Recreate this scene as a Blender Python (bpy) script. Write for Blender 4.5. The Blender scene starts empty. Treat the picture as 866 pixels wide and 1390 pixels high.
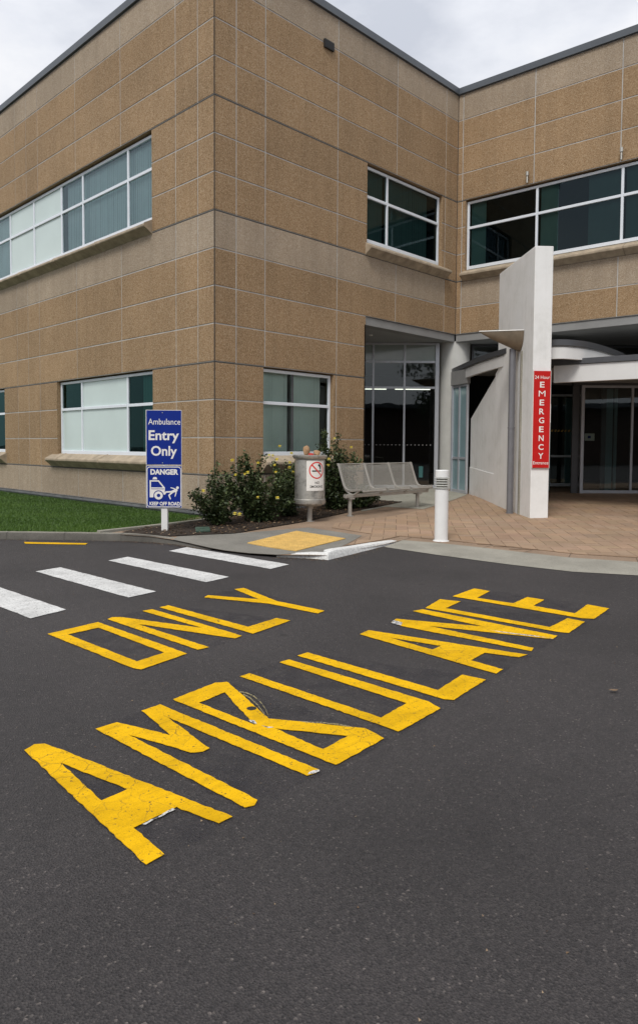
import bpy, bmesh, math, random
import numpy as np
from mathutils import Vector, Matrix, geometry
PAINT={"ONLY":[[[[-6.01,-5.683],[-5.525,-5.611],[-5.513,-6.935],[-5.96,-7.028],[-5.982,-6.965]],[[-5.9,-5.812],[-5.614,-5.79],[-5.618,-6.797],[-5.883,-6.845]]],[[[-5.412,-5.577],[-5.345,-5.538],[-5.291,-5.591],[-4.991,-6.407],[-5.022,-5.515],[-4.918,-5.52],[-4.907,-6.84],[-4.995,-6.861],[-5.312,-5.9],[-5.297,-6.914],[-5.398,-6.91]]],[[[-4.826,-5.502],[-4.717,-5.488],[-4.689,-6.653],[-4.303,-6.596],[-4.278,-6.749],[-4.799,-6.851]]],[[[-3.774,-5.334],[-3.657,-5.345],[-3.837,-6.082],[-3.791,-6.7],[-3.91,-6.726],[-3.967,-6.113],[-4.257,-5.436],[-4.163,-5.379],[-3.909,-5.893]]]],"AMBULANCE":[[[[-7.075,-7.747],[-7.008,-7.712],[-6.964,-7.746],[-6.73,-8.998],[-6.802,-9.002],[-6.853,-8.769],[-7.068,-8.782],[-7.086,-9.033],[-7.171,-9.04]],[[-7.011,-8.004],[-6.917,-8.481],[-7.052,-8.493]]],[[[-6.687,-7.753],[-6.556,-7.751],[-6.443,-8.117],[-6.364,-7.697],[-6.234,-7.684],[-6.166,-8.953],[-6.195,-8.968],[-6.249,-8.956],[-6.312,-7.879],[-6.395,-8.387],[-6.443,-8.4],[-6.494,-8.366],[-6.511,-8.265],[-6.598,-7.952],[-6.565,-8.97],[-6.605,-8.997],[-6.645,-8.976]]],[[[-6.131,-7.668],[-5.764,-7.606],[-5.693,-7.649],[-5.915,-8.307],[-5.63,-8.785],[-5.656,-8.945],[-6.072,-8.978]],[[-6.05,-7.827],[-5.829,-7.789],[-6.032,-8.33]],[[-5.984,-8.434],[-5.771,-8.787],[-5.99,-8.809]]],[[[-5.562,-7.615],[-5.477,-7.617],[-5.449,-8.75],[-5.158,-8.712],[-5.163,-7.576],[-5.069,-7.575],[-5.042,-8.787],[-5.083,-8.906],[-5.531,-8.943]]],[[[-4.96,-7.55],[-4.851,-7.548],[-4.833,-8.711],[-4.456,-8.654],[-4.438,-8.823],[-4.909,-8.884],[-4.94,-8.83]]],[[[-4.178,-7.477],[-4.028,-7.45],[-3.713,-8.74],[-3.814,-8.727],[-3.898,-8.486],[-4.138,-8.516],[-4.158,-8.79],[-4.276,-8.805]],[[-4.082,-7.714],[-3.982,-8.152],[-4.116,-8.161]]],[[[-3.68,-7.413],[-3.548,-7.364],[-3.496,-7.484],[-3.221,-8.068],[-3.201,-7.293],[-3.072,-7.309],[-3.045,-8.653],[-3.163,-8.675],[-3.546,-7.713],[-3.516,-8.685],[-3.603,-8.711],[-3.719,-7.558]]],[[[-3.007,-7.294],[-2.584,-7.168],[-2.516,-7.373],[-2.874,-7.438],[-2.826,-8.478],[-2.408,-8.442],[-2.418,-8.611],[-2.887,-8.678],[-2.923,-8.594]]],[[[-2.368,-7.178],[-1.85,-7.115],[-1.855,-7.31],[-2.252,-7.399],[-2.21,-7.787],[-1.839,-7.743],[-1.833,-7.927],[-2.165,-7.98],[-2.174,-8.407],[-1.721,-8.326],[-1.741,-8.55],[-2.251,-8.621],[-2.312,-8.534]]]],"zebra":[[[[-5.93,-2.97],[-5.56,-2.93],[-5.506,-4.975],[-5.889,-5.076]]],[[[-4.85,-2.819],[-4.501,-2.756],[-4.453,-4.852],[-4.808,-4.912]]],[[[-3.796,-2.679],[-3.449,-2.578],[-3.372,-4.728],[-3.754,-4.797]]],[[[-2.725,-2.51],[-2.321,-2.377],[-2.26,-4.578],[-2.653,-4.659]]]],"white_rem":[[[[-3.698,-7.422],[-3.601,-7.381],[-3.626,-7.492],[-3.708,-7.544]]],[[[-3.299,-8.168],[-3.175,-8.527],[-3.166,-8.684],[-3.172,-8.621],[-3.259,-8.375]]],[[[-6.015,-8.245],[-5.991,-8.268],[-6.016,-8.322],[-6.025,-8.291]]],[[[-6.015,-8.354],[-5.979,-8.428],[-6.009,-8.413]]],[[[-7.031,-8.785],[-6.918,-8.777],[-6.866,-8.769],[-6.864,-8.784],[-6.953,-8.789],[-7.021,-8.798]]],[[[-6.242,-8.952],[-6.194,-8.94],[-6.168,-8.954],[-6.18,-8.97],[-6.214,-8.968]]]],"ghost":[[[[-5.749,-7.84],[-5.728,-7.881],[-5.733,-7.964],[-5.773,-8.075],[-5.825,-8.18],[-5.893,-8.282],[-5.906,-8.297],[-5.84,-8.196],[-5.788,-8.092],[-5.749,-7.982],[-5.743,-7.9],[-5.765,-7.859]]],[[[-5.758,-7.889],[-5.767,-7.966],[-5.816,-8.098],[-5.873,-8.217],[-5.904,-8.273],[-5.92,-8.291],[-5.889,-8.235],[-5.833,-8.117],[-5.784,-7.987],[-5.775,-7.91]]],[[[-5.855,-8.413],[-5.802,-8.472],[-5.742,-8.547],[-5.69,-8.628],[-5.654,-8.737],[-5.668,-8.749],[-5.703,-8.641],[-5.755,-8.56],[-5.815,-8.486],[-5.868,-8.426]]]],"yline":[[[[-3.861,-0.139],[-3.921,-0.324],[-3.295,-1.065],[-3.2,-0.951]]]],"dot":[-5.886,-8.122]}
CAM_F=958.828
CAM_POS=(-8.5497,-11.2785,1.5662)
CAM_R=((0.700075, -0.714042, 0.006245),(0.02937, 0.037532, 0.998864),(-0.713465, -0.699096, 0.047247))
SC = 0.87            # everything is laid out in survey units, then scaled to metres
random.seed(7); rng = np.random.default_rng(7)
PI = math.pi
scene = bpy.context.scene
COL = scene.collection

# ------------------------------------------------------------------ materials
def nmat(name):
    m = bpy.data.materials.new(name); m.use_nodes = True
    nt = m.node_tree; b = nt.nodes['Principled BSDF']
    return m, nt, b
def N(nt, t, **kw):
    n = nt.nodes.new(t)
    for k, v in kw.items():
        if k.startswith('i_'): n.inputs[k[2:].replace('_', ' ')].default_value = v
        else: setattr(n, k, v)
    return n
def ramp(nt, stops, interp='LINEAR'):
    r = nt.nodes.new('ShaderNodeValToRGB'); cr = r.color_ramp; cr.interpolation = interp
    while len(cr.elements) < len(stops): cr.elements.new(0.5)
    for e, (p, c) in zip(cr.elements, stops):
        e.position = p; e.color = (c, c, c, 1) if isinstance(c, (int, float)) else (*c, 1)
    return r
def noise(nt, scale, detail=4, rough=.55, vec=None):
    n = N(nt, 'ShaderNodeTexNoise'); n.inputs['Scale'].default_value = scale
    n.inputs['Detail'].default_value = detail; n.inputs['Roughness'].default_value = rough
    if vec is not None: nt.links.new(vec, n.inputs['Vector'])
    return n
def mixc(nt, mode, fac, a, b):
    m = N(nt, 'ShaderNodeMix', data_type='RGBA', blend_type=mode)
    for idx, v in ((0, fac), (6, a), (7, b)):
        s = m.inputs[idx]
        if hasattr(v, 'links') or hasattr(v, 'is_linked'): nt.links.new(v, s)
        elif idx == 0: s.default_value = v
        else: s.default_value = (*v, 1) if len(v) == 3 else v
    return m.outputs[2]
def math_(nt, op, a, b=None, c=None):
    m = N(nt, 'ShaderNodeMath', operation=op)
    for i, v in enumerate((a, b, c)):
        if v is None: continue
        if hasattr(v, 'is_linked'): nt.links.new(v, m.inputs[i])
        else: m.inputs[i].default_value = v
    return m.outputs[0]
def objco(nt, scale=(1, 1, 1), rot=(0, 0, 0)):
    t = N(nt, 'ShaderNodeTexCoord'); mp = N(nt, 'ShaderNodeMapping')
    mp.inputs['Scale'].default_value = scale; mp.inputs['Rotation'].default_value = rot
    nt.links.new(t.outputs['Object'], mp.inputs['Vector']); return mp.outputs[0]
def bump(nt, b, h, strength=.3, dist=.01):
    n = N(nt, 'ShaderNodeBump'); n.inputs['Strength'].default_value = strength; n.inputs['Distance'].default_value = dist
    nt.links.new(h, n.inputs['Height']); nt.links.new(n.outputs[0], b.inputs['Normal'])
def plain(name, c, rough=.5, metal=0, var=.12, scale=6, spec=.5, bumps=0, bscale=60):
    m, nt, b = nmat(name); co = objco(nt)
    n = noise(nt, scale, 6, .6, co)
    r = ramp(nt, [(.3, 1 - var), (.7, 1 + var * .4)]); nt.links.new(n.outputs[0], r.inputs[0])
    nt.links.new(mixc(nt, 'MULTIPLY', 1.0, c, r.outputs[0]), b.inputs['Base Color'])
    b.inputs['Roughness'].default_value = rough; b.inputs['Metallic'].default_value = metal
    b.inputs['Specular IOR Level'].default_value = spec
    if bumps:
        n2 = noise(nt, bscale, 4, .6, co); bump(nt, b, n2.outputs[0], bumps, .004)
    return m
M = {}
def aggregate(name, base, dark, light, spot):
    m, nt, b = nmat(name); co = objco(nt)
    v = N(nt, 'ShaderNodeTexVoronoi'); v.inputs['Scale'].default_value = 62; nt.links.new(co, v.inputs['Vector'])
    r = ramp(nt, [(0, dark), (.32, base), (.68, base), (1, light)])
    sep = N(nt, 'ShaderNodeSeparateColor'); nt.links.new(v.outputs['Color'], sep.inputs[0]); nt.links.new(sep.outputs[0], r.inputs[0])
    n = noise(nt, 110, 3, .7, co); r2 = ramp(nt, [(.3, .74), (.52, 1.0), (.72, spot)]); nt.links.new(n.outputs[0], r2.inputs[0])
    c = mixc(nt, 'MULTIPLY', 1.0, r.outputs[0], r2.outputs[0])
    # rain streaks, long in z, and broad soiling
    s = noise(nt, 1.0, 5, .65, objco(nt, (5.5, 5.5, .35))); r3 = ramp(nt, [(.30, .86), (.60, 1.02)]); nt.links.new(s.outputs[0], r3.inputs[0])
    c = mixc(nt, 'MULTIPLY', .8, c, r3.outputs[0])
    g = noise(nt, .7, 4, .6, co); r4 = ramp(nt, [(.3, .88), (.7, 1.06)]); nt.links.new(g.outputs[0], r4.inputs[0])
    c = mixc(nt, 'MULTIPLY', 1.0, c, r4.outputs[0])
    at = N(nt, 'ShaderNodeAttribute'); at.attribute_name = 'tone'
    c = mixc(nt, 'MULTIPLY', 1.0, c, at.outputs['Color'])
    nt.links.new(c, b.inputs['Base Color']); b.inputs['Roughness'].default_value = .9; b.inputs['Specular IOR Level'].default_value = .25
    h = math_(nt, 'ADD', v.outputs['Distance'], n.outputs[0]); bump(nt, b, h, .5, .008)
    return m
M['tan'] = aggregate('tan_aggregate', (.352, .236, .134), (.25, .160, .082), (.45, .33, .208), 1.18)
M['pale'] = aggregate('pale_aggregate', (.385, .305, .222), (.31, .238, .165), (.46, .385, .30), 1.1)
M['seal'] = plain('joint_sealant', (.47, .455, .43), .8, var=.25, scale=3)
M['groove'] = plain('joint_shadow_groove', (.075, .068, .06), .9, var=.3, scale=4)
M['sill'] = plain('sill_concrete', (.40, .325, .235), .85, var=.35, scale=5, bumps=.3)
M['coping'] = plain('coping_metal', (.085, .097, .112), .45, var=.15, scale=2)
M['frame'] = plain('white_frame', (.74, .78, .83), .35, var=.05)
M['alu'] = plain('aluminium_frame', (.50, .52, .56), .38, .35, var=.08)
M['darkalu'] = plain('dark_aluminium', (.085, .088, .095), .4, .2, var=.1)
M['fascia'] = plain('grey_fascia', (.27, .27, .265), .55, var=.12, scale=3)
M['soffit'] = plain('soffit_board', (.34, .345, .34), .6, var=.08, scale=2)
M['base'] = plain('base_flashing', (.16, .165, .17), .5, var=.4, scale=4)
M['column'] = plain('column_render', (.56, .56, .53), .8, var=.1, scale=3, bumps=.15)
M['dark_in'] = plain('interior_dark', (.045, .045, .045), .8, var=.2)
M['in_floor'] = plain('interior_floor', (.06, .058, .055), .3, var=.2)
M['roof'] = plain('roof_membrane', (.22, .22, .22), .9)
M['render'] = None
def plaster():
    m, nt, b = nmat('white_render'); co = objco(nt)
    n = noise(nt, 2.2, 6, .65, co); r = ramp(nt, [(.25, (.68, .68, .655)), (.5, (.79, .79, .775)), (.75, (.83, .83, .825))]); nt.links.new(n.outputs[0], r.inputs[0])
    s = noise(nt, 1, 4, .6, objco(nt, (9, 9, .6))); r3 = ramp(nt, [(.28, .95), (.5, 1)]); nt.links.new(s.outputs[0], r3.inputs[0])
    c = mixc(nt, 'MULTIPLY', 1, r.outputs[0], r3.outputs[0]); nt.links.new(c, b.inputs['Base Color'])
    b.inputs['Roughness'].default_value = .85; b.inputs['Specular IOR Level'].default_value = .3
    n2 = noise(nt, 38, 5, .7, co); bump(nt, b, n2.outputs[0], .35, .006); return m
M['render'] = plaster()
M['white'] = plain('white_paint', (.78, .78, .77), .4, var=.06, scale=5)
M['whitefascia'] = plain('white_fascia', (.72, .72, .71), .5, var=.07, scale=3)
M['coppole'] = plain('grey_downpipe', (.20, .20, .215), .4, .2, var=.1)
M['hopper'] = plain('bronze_hopper', (.24, .19, .135), .5, .3, var=.3, scale=5)
M['zinc'] = plain('zinc_edge', (.62, .62, .60), .45, .3)
M['blue'] = plain('sign_blue', (.002, .022, .235), .55, var=.1, spec=.25)
M['signw'] = plain('sign_white', (.80, .78, .74), .5, var=.06)
M['red'] = plain('sign_red', (.52, .010, .008), .55, var=.06, spec=.25)
M['redring'] = plain('ring_red', (.72, .04, .03), .5)
M['black'] = plain('black_ink', (.02, .02, .02), .5)
M['steel'] = None
def brushed(name, c, rough):
    m, nt, b = nmat(name); co = objco(nt)
    n = noise(nt, 7, 6, .7, co); r = ramp(nt, [(.32, tuple(x * .40 for x in c)), (.52, c), (.8, tuple(min(1, x * 1.25) for x in c))]); nt.links.new(n.outputs[0], r.inputs[0])
    nt.links.new(r.outputs[0], b.inputs['Base Color']); b.inputs['Metallic'].default_value = .75
    r2 = ramp(nt, [(.3, rough + .2), (.7, rough)]); nt.links.new(n.outputs[0], r2.inputs[0]); nt.links.new(r2.outputs[0], b.inputs['Roughness']); return m
M['steel'] = brushed('weathered_steel', (.50, .49, .455), .42)
M['benchm'] = plain('bench_powdercoat', (.42, .40, .365), .42, .35, var=.15, scale=5)
def perforated():
    m, nt, b = nmat('perforated_steel'); co = objco(nt, (1, 1, 1))
    b.inputs['Base Color'].default_value = (.40, .38, .34, 1); b.inputs['Metallic'].default_value = .35; b.inputs['Roughness'].default_value = .45
    uv = N(nt, 'ShaderNodeUVMap'); uv.uv_map = 'UVMap'
    v = N(nt, 'ShaderNodeTexVoronoi'); v.inputs['Scale'].default_value = 48; v.inputs['Randomness'].default_value = 0; v.voronoi_dimensions = '2D'
    nt.links.new(uv.outputs[0], v.inputs['Vector'])
    f = math_(nt, 'LESS_THAN', v.outputs['Distance'], .37)
    tr = N(nt, 'ShaderNodeBsdfTransparent'); mx = N(nt, 'ShaderNodeMixShader')
    out = nt.nodes['Material Output']
    nt.links.new(f, mx.inputs[0]); nt.links.new(b.outputs[0], mx.inputs[1]); nt.links.new(tr.outputs[0], mx.inputs[2]); nt.links.new(mx.outputs[0], out.inputs[0]); return m
M['perf'] = perforated()
def glass(name, tint, refl=.06, gc=(.9, .96, .97)):
    m, nt, b = nmat(name); nt.nodes.remove(b)
    tr = N(nt, 'ShaderNodeBsdfTransparent'); tr.inputs[0].default_value = (*tint, 1)
    gl = N(nt, 'ShaderNodeBsdfGlossy'); gl.inputs['Roughness'].default_value = .015; gl.inputs[0].default_value = (*gc, 1)
    fr = N(nt, 'ShaderNodeFresnel'); fr.inputs[0].default_value = 1.5
    f = math_(nt, 'ADD', fr.outputs[0], refl)
    n = noise(nt, 1.3, 2, .5, objco(nt)); bp = N(nt, 'ShaderNodeBump'); bp.inputs['Strength'].default_value = .06; bp.inputs['Distance'].default_value = .02
    nt.links.new(n.outputs[0], bp.inputs['Height']); nt.links.new(bp.outputs[0], gl.inputs['Normal'])
    mx = N(nt, 'ShaderNodeMixShader'); nt.links.new(f, mx.inputs[0]); nt.links.new(tr.outputs[0], mx.inputs[1]); nt.links.new(gl.outputs[0], mx.inputs[2])
    nt.links.new(mx.outputs[0], nt.nodes['Material Output'].inputs[0]); return m
M['teal'] = glass('teal_glass', (.36, .62, .57), -.01, (.30, .60, .58))
M['tealup'] = glass('teal_upper_glass', (.76, .89, .895), .05, (.72, .88, .92))
M['tealmid'] = glass('teal_mid_glass', (.80, .89, .855), .01, (.7, .85, .85))
M['tealdark'] = glass('dark_teal_glass', (.30, .44, .42), .0, (.55, .72, .80))
M['dglass'] = glass('dark_lobby_glass', (.50, .58, .57), .03)
M['clear'] = glass('pale_glass', (.55, .72, .75), .38)
M['film'] = plain('frosted_film_glass', (.56, .66, .635), .16, var=.05, scale=1.5, spec=.7)
M['bluefilm'] = plain('pale_blue_door_glass', (.23, .34, .37), .12, var=.12, scale=2, spec=.8)
M['blind'] = plain('blind_fabric', (.74, .77, .74), .8, var=.08, scale=2)
M['blindd'] = plain('blind_fabric_grey', (.30, .35, .35), .8, var=.1, scale=2)
M['clerestory'] = plain('painted_sky_reflection', (.28, .33, .31), .12, var=.35, scale=.8, spec=.8)  # pale blotchy colour paints the sky's reflection into the top lobby panes
def emis(name, c, s):
    m, nt, b = nmat(name); b.inputs['Emission Color'].default_value = (*c, 1); b.inputs['Emission Strength'].default_value = s
    n = noise(nt, 3, 2, .5, objco(nt)); r = ramp(nt, [(0, .95), (1, 1)]); nt.links.new(n.outputs[0], r.inputs[0]); nt.links.new(r.outputs[0], b.inputs['Base Color']); return m
M['lamp'] = emis('batten_lamp', (1, .93, .78), 2.2)
M['teallamp'] = emis('teal_lamp', (.08, .4, .38), .2)

def asphalt():
    m, nt, b = nmat('asphalt'); co = objco(nt)
    v = N(nt, 'ShaderNodeTexVoronoi'); v.inputs['Scale'].default_value = 135; nt.links.new(co, v.inputs['Vector'])
    sep = N(nt, 'ShaderNodeSeparateColor'); nt.links.new(v.outputs['Color'], sep.inputs[0])
    r = ramp(nt, [(0, (.034, .033, .034)), (.5, (.052, .050, .051)), (.86, (.064, .061, .061)), (.98, (.08, .077, .075)), (1, (.17, .16, .15))]); nt.links.new(sep.outputs[0], r.inputs[0])
    n = noise(nt, 170, 4, .75, co); r2 = ramp(nt, [(.3, .55), (.5, 1), (.75, 1.4)]); nt.links.new(n.outputs[0], r2.inputs[0])
    c = mixc(nt, 'MULTIPLY', 1, r.outputs[0], r2.outputs[0])
    g = noise(nt, .55, 6, .62, co); r3 = ramp(nt, [(.3, .72), (.5, .98), (.72, 1.20)]); nt.links.new(g.outputs[0], r3.inputs[0])
    c = mixc(nt, 'MULTIPLY', 1, c, r3.outputs[0])
    g2 = noise(nt, 4.5, 5, .6, co); r4 = ramp(nt, [(.30, .80), (.42, 1), (.66, 1.03), (.75, 1.15)]); nt.links.new(g2.outputs[0], r4.inputs[0])
    c = mixc(nt, 'MULTIPLY', .8, c, r4.outputs[0])
    # oil drips
    v2 = N(nt, 'ShaderNodeTexVoronoi'); v2.inputs['Scale'].default_value = 1.15; nt.links.new(co, v2.inputs['Vector'])
    nn = noise(nt, 14, 3, .6, co); dd = math_(nt, 'ADD', v2.outputs['Distance'], math_(nt, 'MULTIPLY', nn.outputs[0], .05))
    r5 = ramp(nt, [(.045, .45), (.075, 1)]); nt.links.new(dd, r5.inputs[0])
    c = mixc(nt, 'MULTIPLY', .8, c, r5.outputs[0])
    c = mixc(nt, 'MULTIPLY', 1.0, c, (.92, .85, .835))
    nt.links.new(c, b.inputs['Base Color'])
    b.inputs['Roughness'].default_value = .72; b.inputs['Specular IOR Level'].default_value = .45
    h = math_(nt, 'ADD', math_(nt, 'MULTIPLY', v.outputs['Distance'], 1.4), n.outputs[0]); bump(nt, b, h, .75, .010); return m
M['asphalt'] = asphalt()
def sealcoat():
    m, nt, b = nmat('sealed_patch'); co = objco(nt)
    n = noise(nt, 150, 4, .75, co); r = ramp(nt, [(.3, (.014, .014, .020)), (.5, (.030, .029, .040)), (.75, (.055, .053, .068))]); nt.links.new(n.outputs[0], r.inputs[0])
    b.inputs['Roughness'].default_value = .75; b.inputs['Specular IOR Level'].default_value = .4; bump(nt, b, n.outputs[0], .7, .01)
    nt.links.new(r.outputs[0], b.inputs['Base Color'])
    g = noise(nt, 7, 5, .65, co); rr = ramp(nt, [(.38, .0), (.70, .30)]); nt.links.new(g.outputs[0], rr.inputs[0]); nt.links.new(rr.outputs[0], b.inputs['Alpha']); return m
M['seal_patch'] = sealcoat()
def roadpaint(name, c, dirt, wear, crackscale=8.5, crackw=.008):
    m, nt, b = nmat(name); co = objco(nt)
    n = noise(nt, 60, 6, .7, co); rm = ramp(nt, [(wear, 0), (wear + .04, 1)]); nt.links.new(n.outputs[0], rm.inputs[0])
    g = noise(nt, 3, 5, .65, co); r3 = ramp(nt, [(.3, .74), (.6, 1.02)]); nt.links.new(g.outputs[0], r3.inputs[0])
    cc = mixc(nt, 'MULTIPLY', 1, c, r3.outputs[0])
    gg = noise(nt, 200, 3, .8, co); r6 = ramp(nt, [(.3, .70), (.5, 1.0), (.8, 1.08)]); nt.links.new(gg.outputs[0], r6.inputs[0]); cc = mixc(nt, 'MULTIPLY', 1, cc, r6.outputs[0])
    # tyre rub
    t = noise(nt, 1, 6, .7, objco(nt, (3, 16, 1), (0, 0, .4))); rt = ramp(nt, [(.48, 0), (.72, .55)]); nt.links.new(t.outputs[0], rt.inputs[0])
    cc = mixc(nt, 'MIX', rt.outputs[0], cc, tuple(x * .55 for x in c))
    # hairline cracks where a mask allows them
    wn = noise(nt, 6, 3, .6, co); wv = N(nt, 'ShaderNodeVectorMath', operation='MULTIPLY_ADD'); nt.links.new(wn.outputs['Color'], wv.inputs[0]); wv.inputs[1].default_value = (.12, .12, 0); nt.links.new(co, wv.inputs[2])
    v = N(nt, 'ShaderNodeTexVoronoi', feature='DISTANCE_TO_EDGE'); v.inputs['Scale'].default_value = crackscale; nt.links.new(wv.outputs[0], v.inputs['Vector'])
    crk = math_(nt, 'LESS_THAN', v.outputs['Distance'], crackw)
    msk = noise(nt, 1.1, 3, .6, co); rk = ramp(nt, [(.50, 0), (.62, .85)]); nt.links.new(msk.outputs[0], rk.inputs[0])
    crk = math_(nt, 'MULTIPLY', crk, rk.outputs[0])
    f = math_(nt, 'MULTIPLY', rm.outputs[0], math_(nt, 'SUBTRACT', 1.0, crk))
    cc = mixc(nt, 'MIX', f, dirt, cc)
    nt.links.new(cc, b.inputs['Base Color']); b.inputs['Roughness'].default_value = .8; b.inputs['Specular IOR Level'].default_value = .15
    hh = noise(nt, 120, 4, .7, co); bump(nt, b, hh.outputs[0], .5, .006); return m
M['yellow'] = roadpaint('yellow_road_paint', (.78, .445, .003), (.12, .085, .03), .355)
M['whitep'] = roadpaint('white_road_paint', (.66, .66, .645), (.16, .155, .15), .385, 5, .004)
M['ghost'] = roadpaint('worn_paint', (.30, .255, .14), (.06, .058, .055), .46)
M['remnant'] = roadpaint('paint_remnant', (.66, .65, .62), (.10, .10, .10), .45)
M['tactile'] = None
def concrete(name, c, var=.25, fine=90):
    m, nt, b = nmat(name); co = objco(nt)
    n = noise(nt, fine, 5, .75, co); r = ramp(nt, [(.3, .60), (.5, 1), (.75, 1.3)]); nt.links.new(n.outputs[0], r.inputs[0])
    g = noise(nt, 1.5, 6, .65, co); r2 = ramp(nt, [(.3, 1 - var), (.7, 1 + var * .5)]); nt.links.new(g.outputs[0], r2.inputs[0])
    cc = mixc(nt, 'MULTIPLY', 1, mixc(nt, 'MULTIPLY', 1, c, r.outputs[0]), r2.outputs[0])
    nt.links.new(cc, b.inputs['Base Color']); b.inputs['Roughness'].default_value = .85; b.inputs['Specular IOR Level'].default_value = .3
    bump(nt, b, n.outputs[0], .5, .006); return m
M['conc'] = concrete('apron_concrete', (.215, .205, .18))
M['strip'] = concrete('flush_kerb_concrete', (.31, .295, .25))
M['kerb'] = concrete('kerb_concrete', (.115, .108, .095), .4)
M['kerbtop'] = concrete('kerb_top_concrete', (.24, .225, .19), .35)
M['edging'] = concrete('garden_edging', (.30, .285, .24), .3)
M['slab'] = concrete('smooth_slab', (.33, .32, .27), .15, 40)
M['wkerb'] = concrete('white_painted_kerb', (.68, .68, .66), .12, 40)
M['soil'] = concrete('garden_soil', (.040, .028, .020), .5, 45)
M['tanbase'] = concrete('paver_border', (.29, .208, .145), .25)
def pavers():
    m, nt, b = nmat('clay_pavers'); co = objco(nt)
    at = N(nt, 'ShaderNodeAttribute'); at.attribute_name = 'tone'
    n = noise(nt, 70, 5, .7, co); r = ramp(nt, [(.3, .75), (.5, 1), (.75, 1.2)]); nt.links.new(n.outputs[0], r.inputs[0])
    g = noise(nt, .8, 5, .65, co); r2 = ramp(nt, [(.3, .80), (.7, 1.10)]); nt.links.new(g.outputs[0], r2.inputs[0])
    cc = mixc(nt, 'MULTIPLY', 1, (.345, .240, .160), at.outputs['Color']); cc = mixc(nt, 'MULTIPLY', 1, cc, r.outputs[0]); cc = mixc(nt, 'MULTIPLY', 1, cc, r2.outputs[0])
    nt.links.new(cc, b.inputs['Base Color']); b.inputs['Roughness'].default_value = .8; b.inputs['Specular IOR Level'].default_value = .35
    bump(nt, b, n.outputs[0], .4, .006); return m
M['paver'] = pavers()
M['pjoint'] = plain('paver_joint', (.11, .08, .055), .95, var=.3)
M['tactile'] = plain('tactile_yellow', (.62, .40, .115), .75, var=.25, scale=7, bumps=.3)
def leafmat(name, c1, c2, c3):
    m, nt, b = nmat(name); at = N(nt, 'ShaderNodeAttribute'); at.attribute_name = 'tone'
    r = ramp(nt, [(0, c1), (.5, c2), (1, c3)]); nt.links.new(at.outputs['Fac'], r.inputs[0]); nt.links.new(r.outputs[0], b.inputs['Base Color'])
    b.inputs['Roughness'].default_value = .5; b.inputs['Specular IOR Level'].default_value = .35; return m
M['leaf'] = leafmat('rose_leaf', (.016, .026, .010), (.042, .066, .022), (.13, .16, .06))
M['grass'] = leafmat('grass_blade', (.028, .062, .006), (.052, .108, .012), (.092, .165, .022))
M['turf'] = plain('turf_soil', (.035, .085, .010), .95, var=.3)
M['stem'] = plain('rose_stem', (.06, .065, .03), .7, var=.3)
M['petal'] = leafmat('yellow_petal', (.80, .64, .06), (.86, .76, .16), (.88, .82, .34))
M['litter'] = leafmat('litter', (.04, .025, .015), (.12, .07, .035), (.30, .22, .14))
M['paper'] = plain('brown_paper', (.42, .26, .14), .8, var=.3, scale=9, bumps=.5, bscale=25)
M['redplastic'] = plain('red_wrapper', (.5, .03, .02), .4)
M['greenlid'] = plain('green_lid', (.045, .085, .06), .6, var=.3)
M['treel'] = leafmat('tree_leaf', (.018, .03, .012), (.035, .06, .02), (.06, .10, .03))
M['bark'] = plain('bark', (.10, .08, .06), .9, var=.4, bumps=.5)
M['brick'] = plain('brick_wall', (.09, .06, .048), .9, var=.2)

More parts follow.
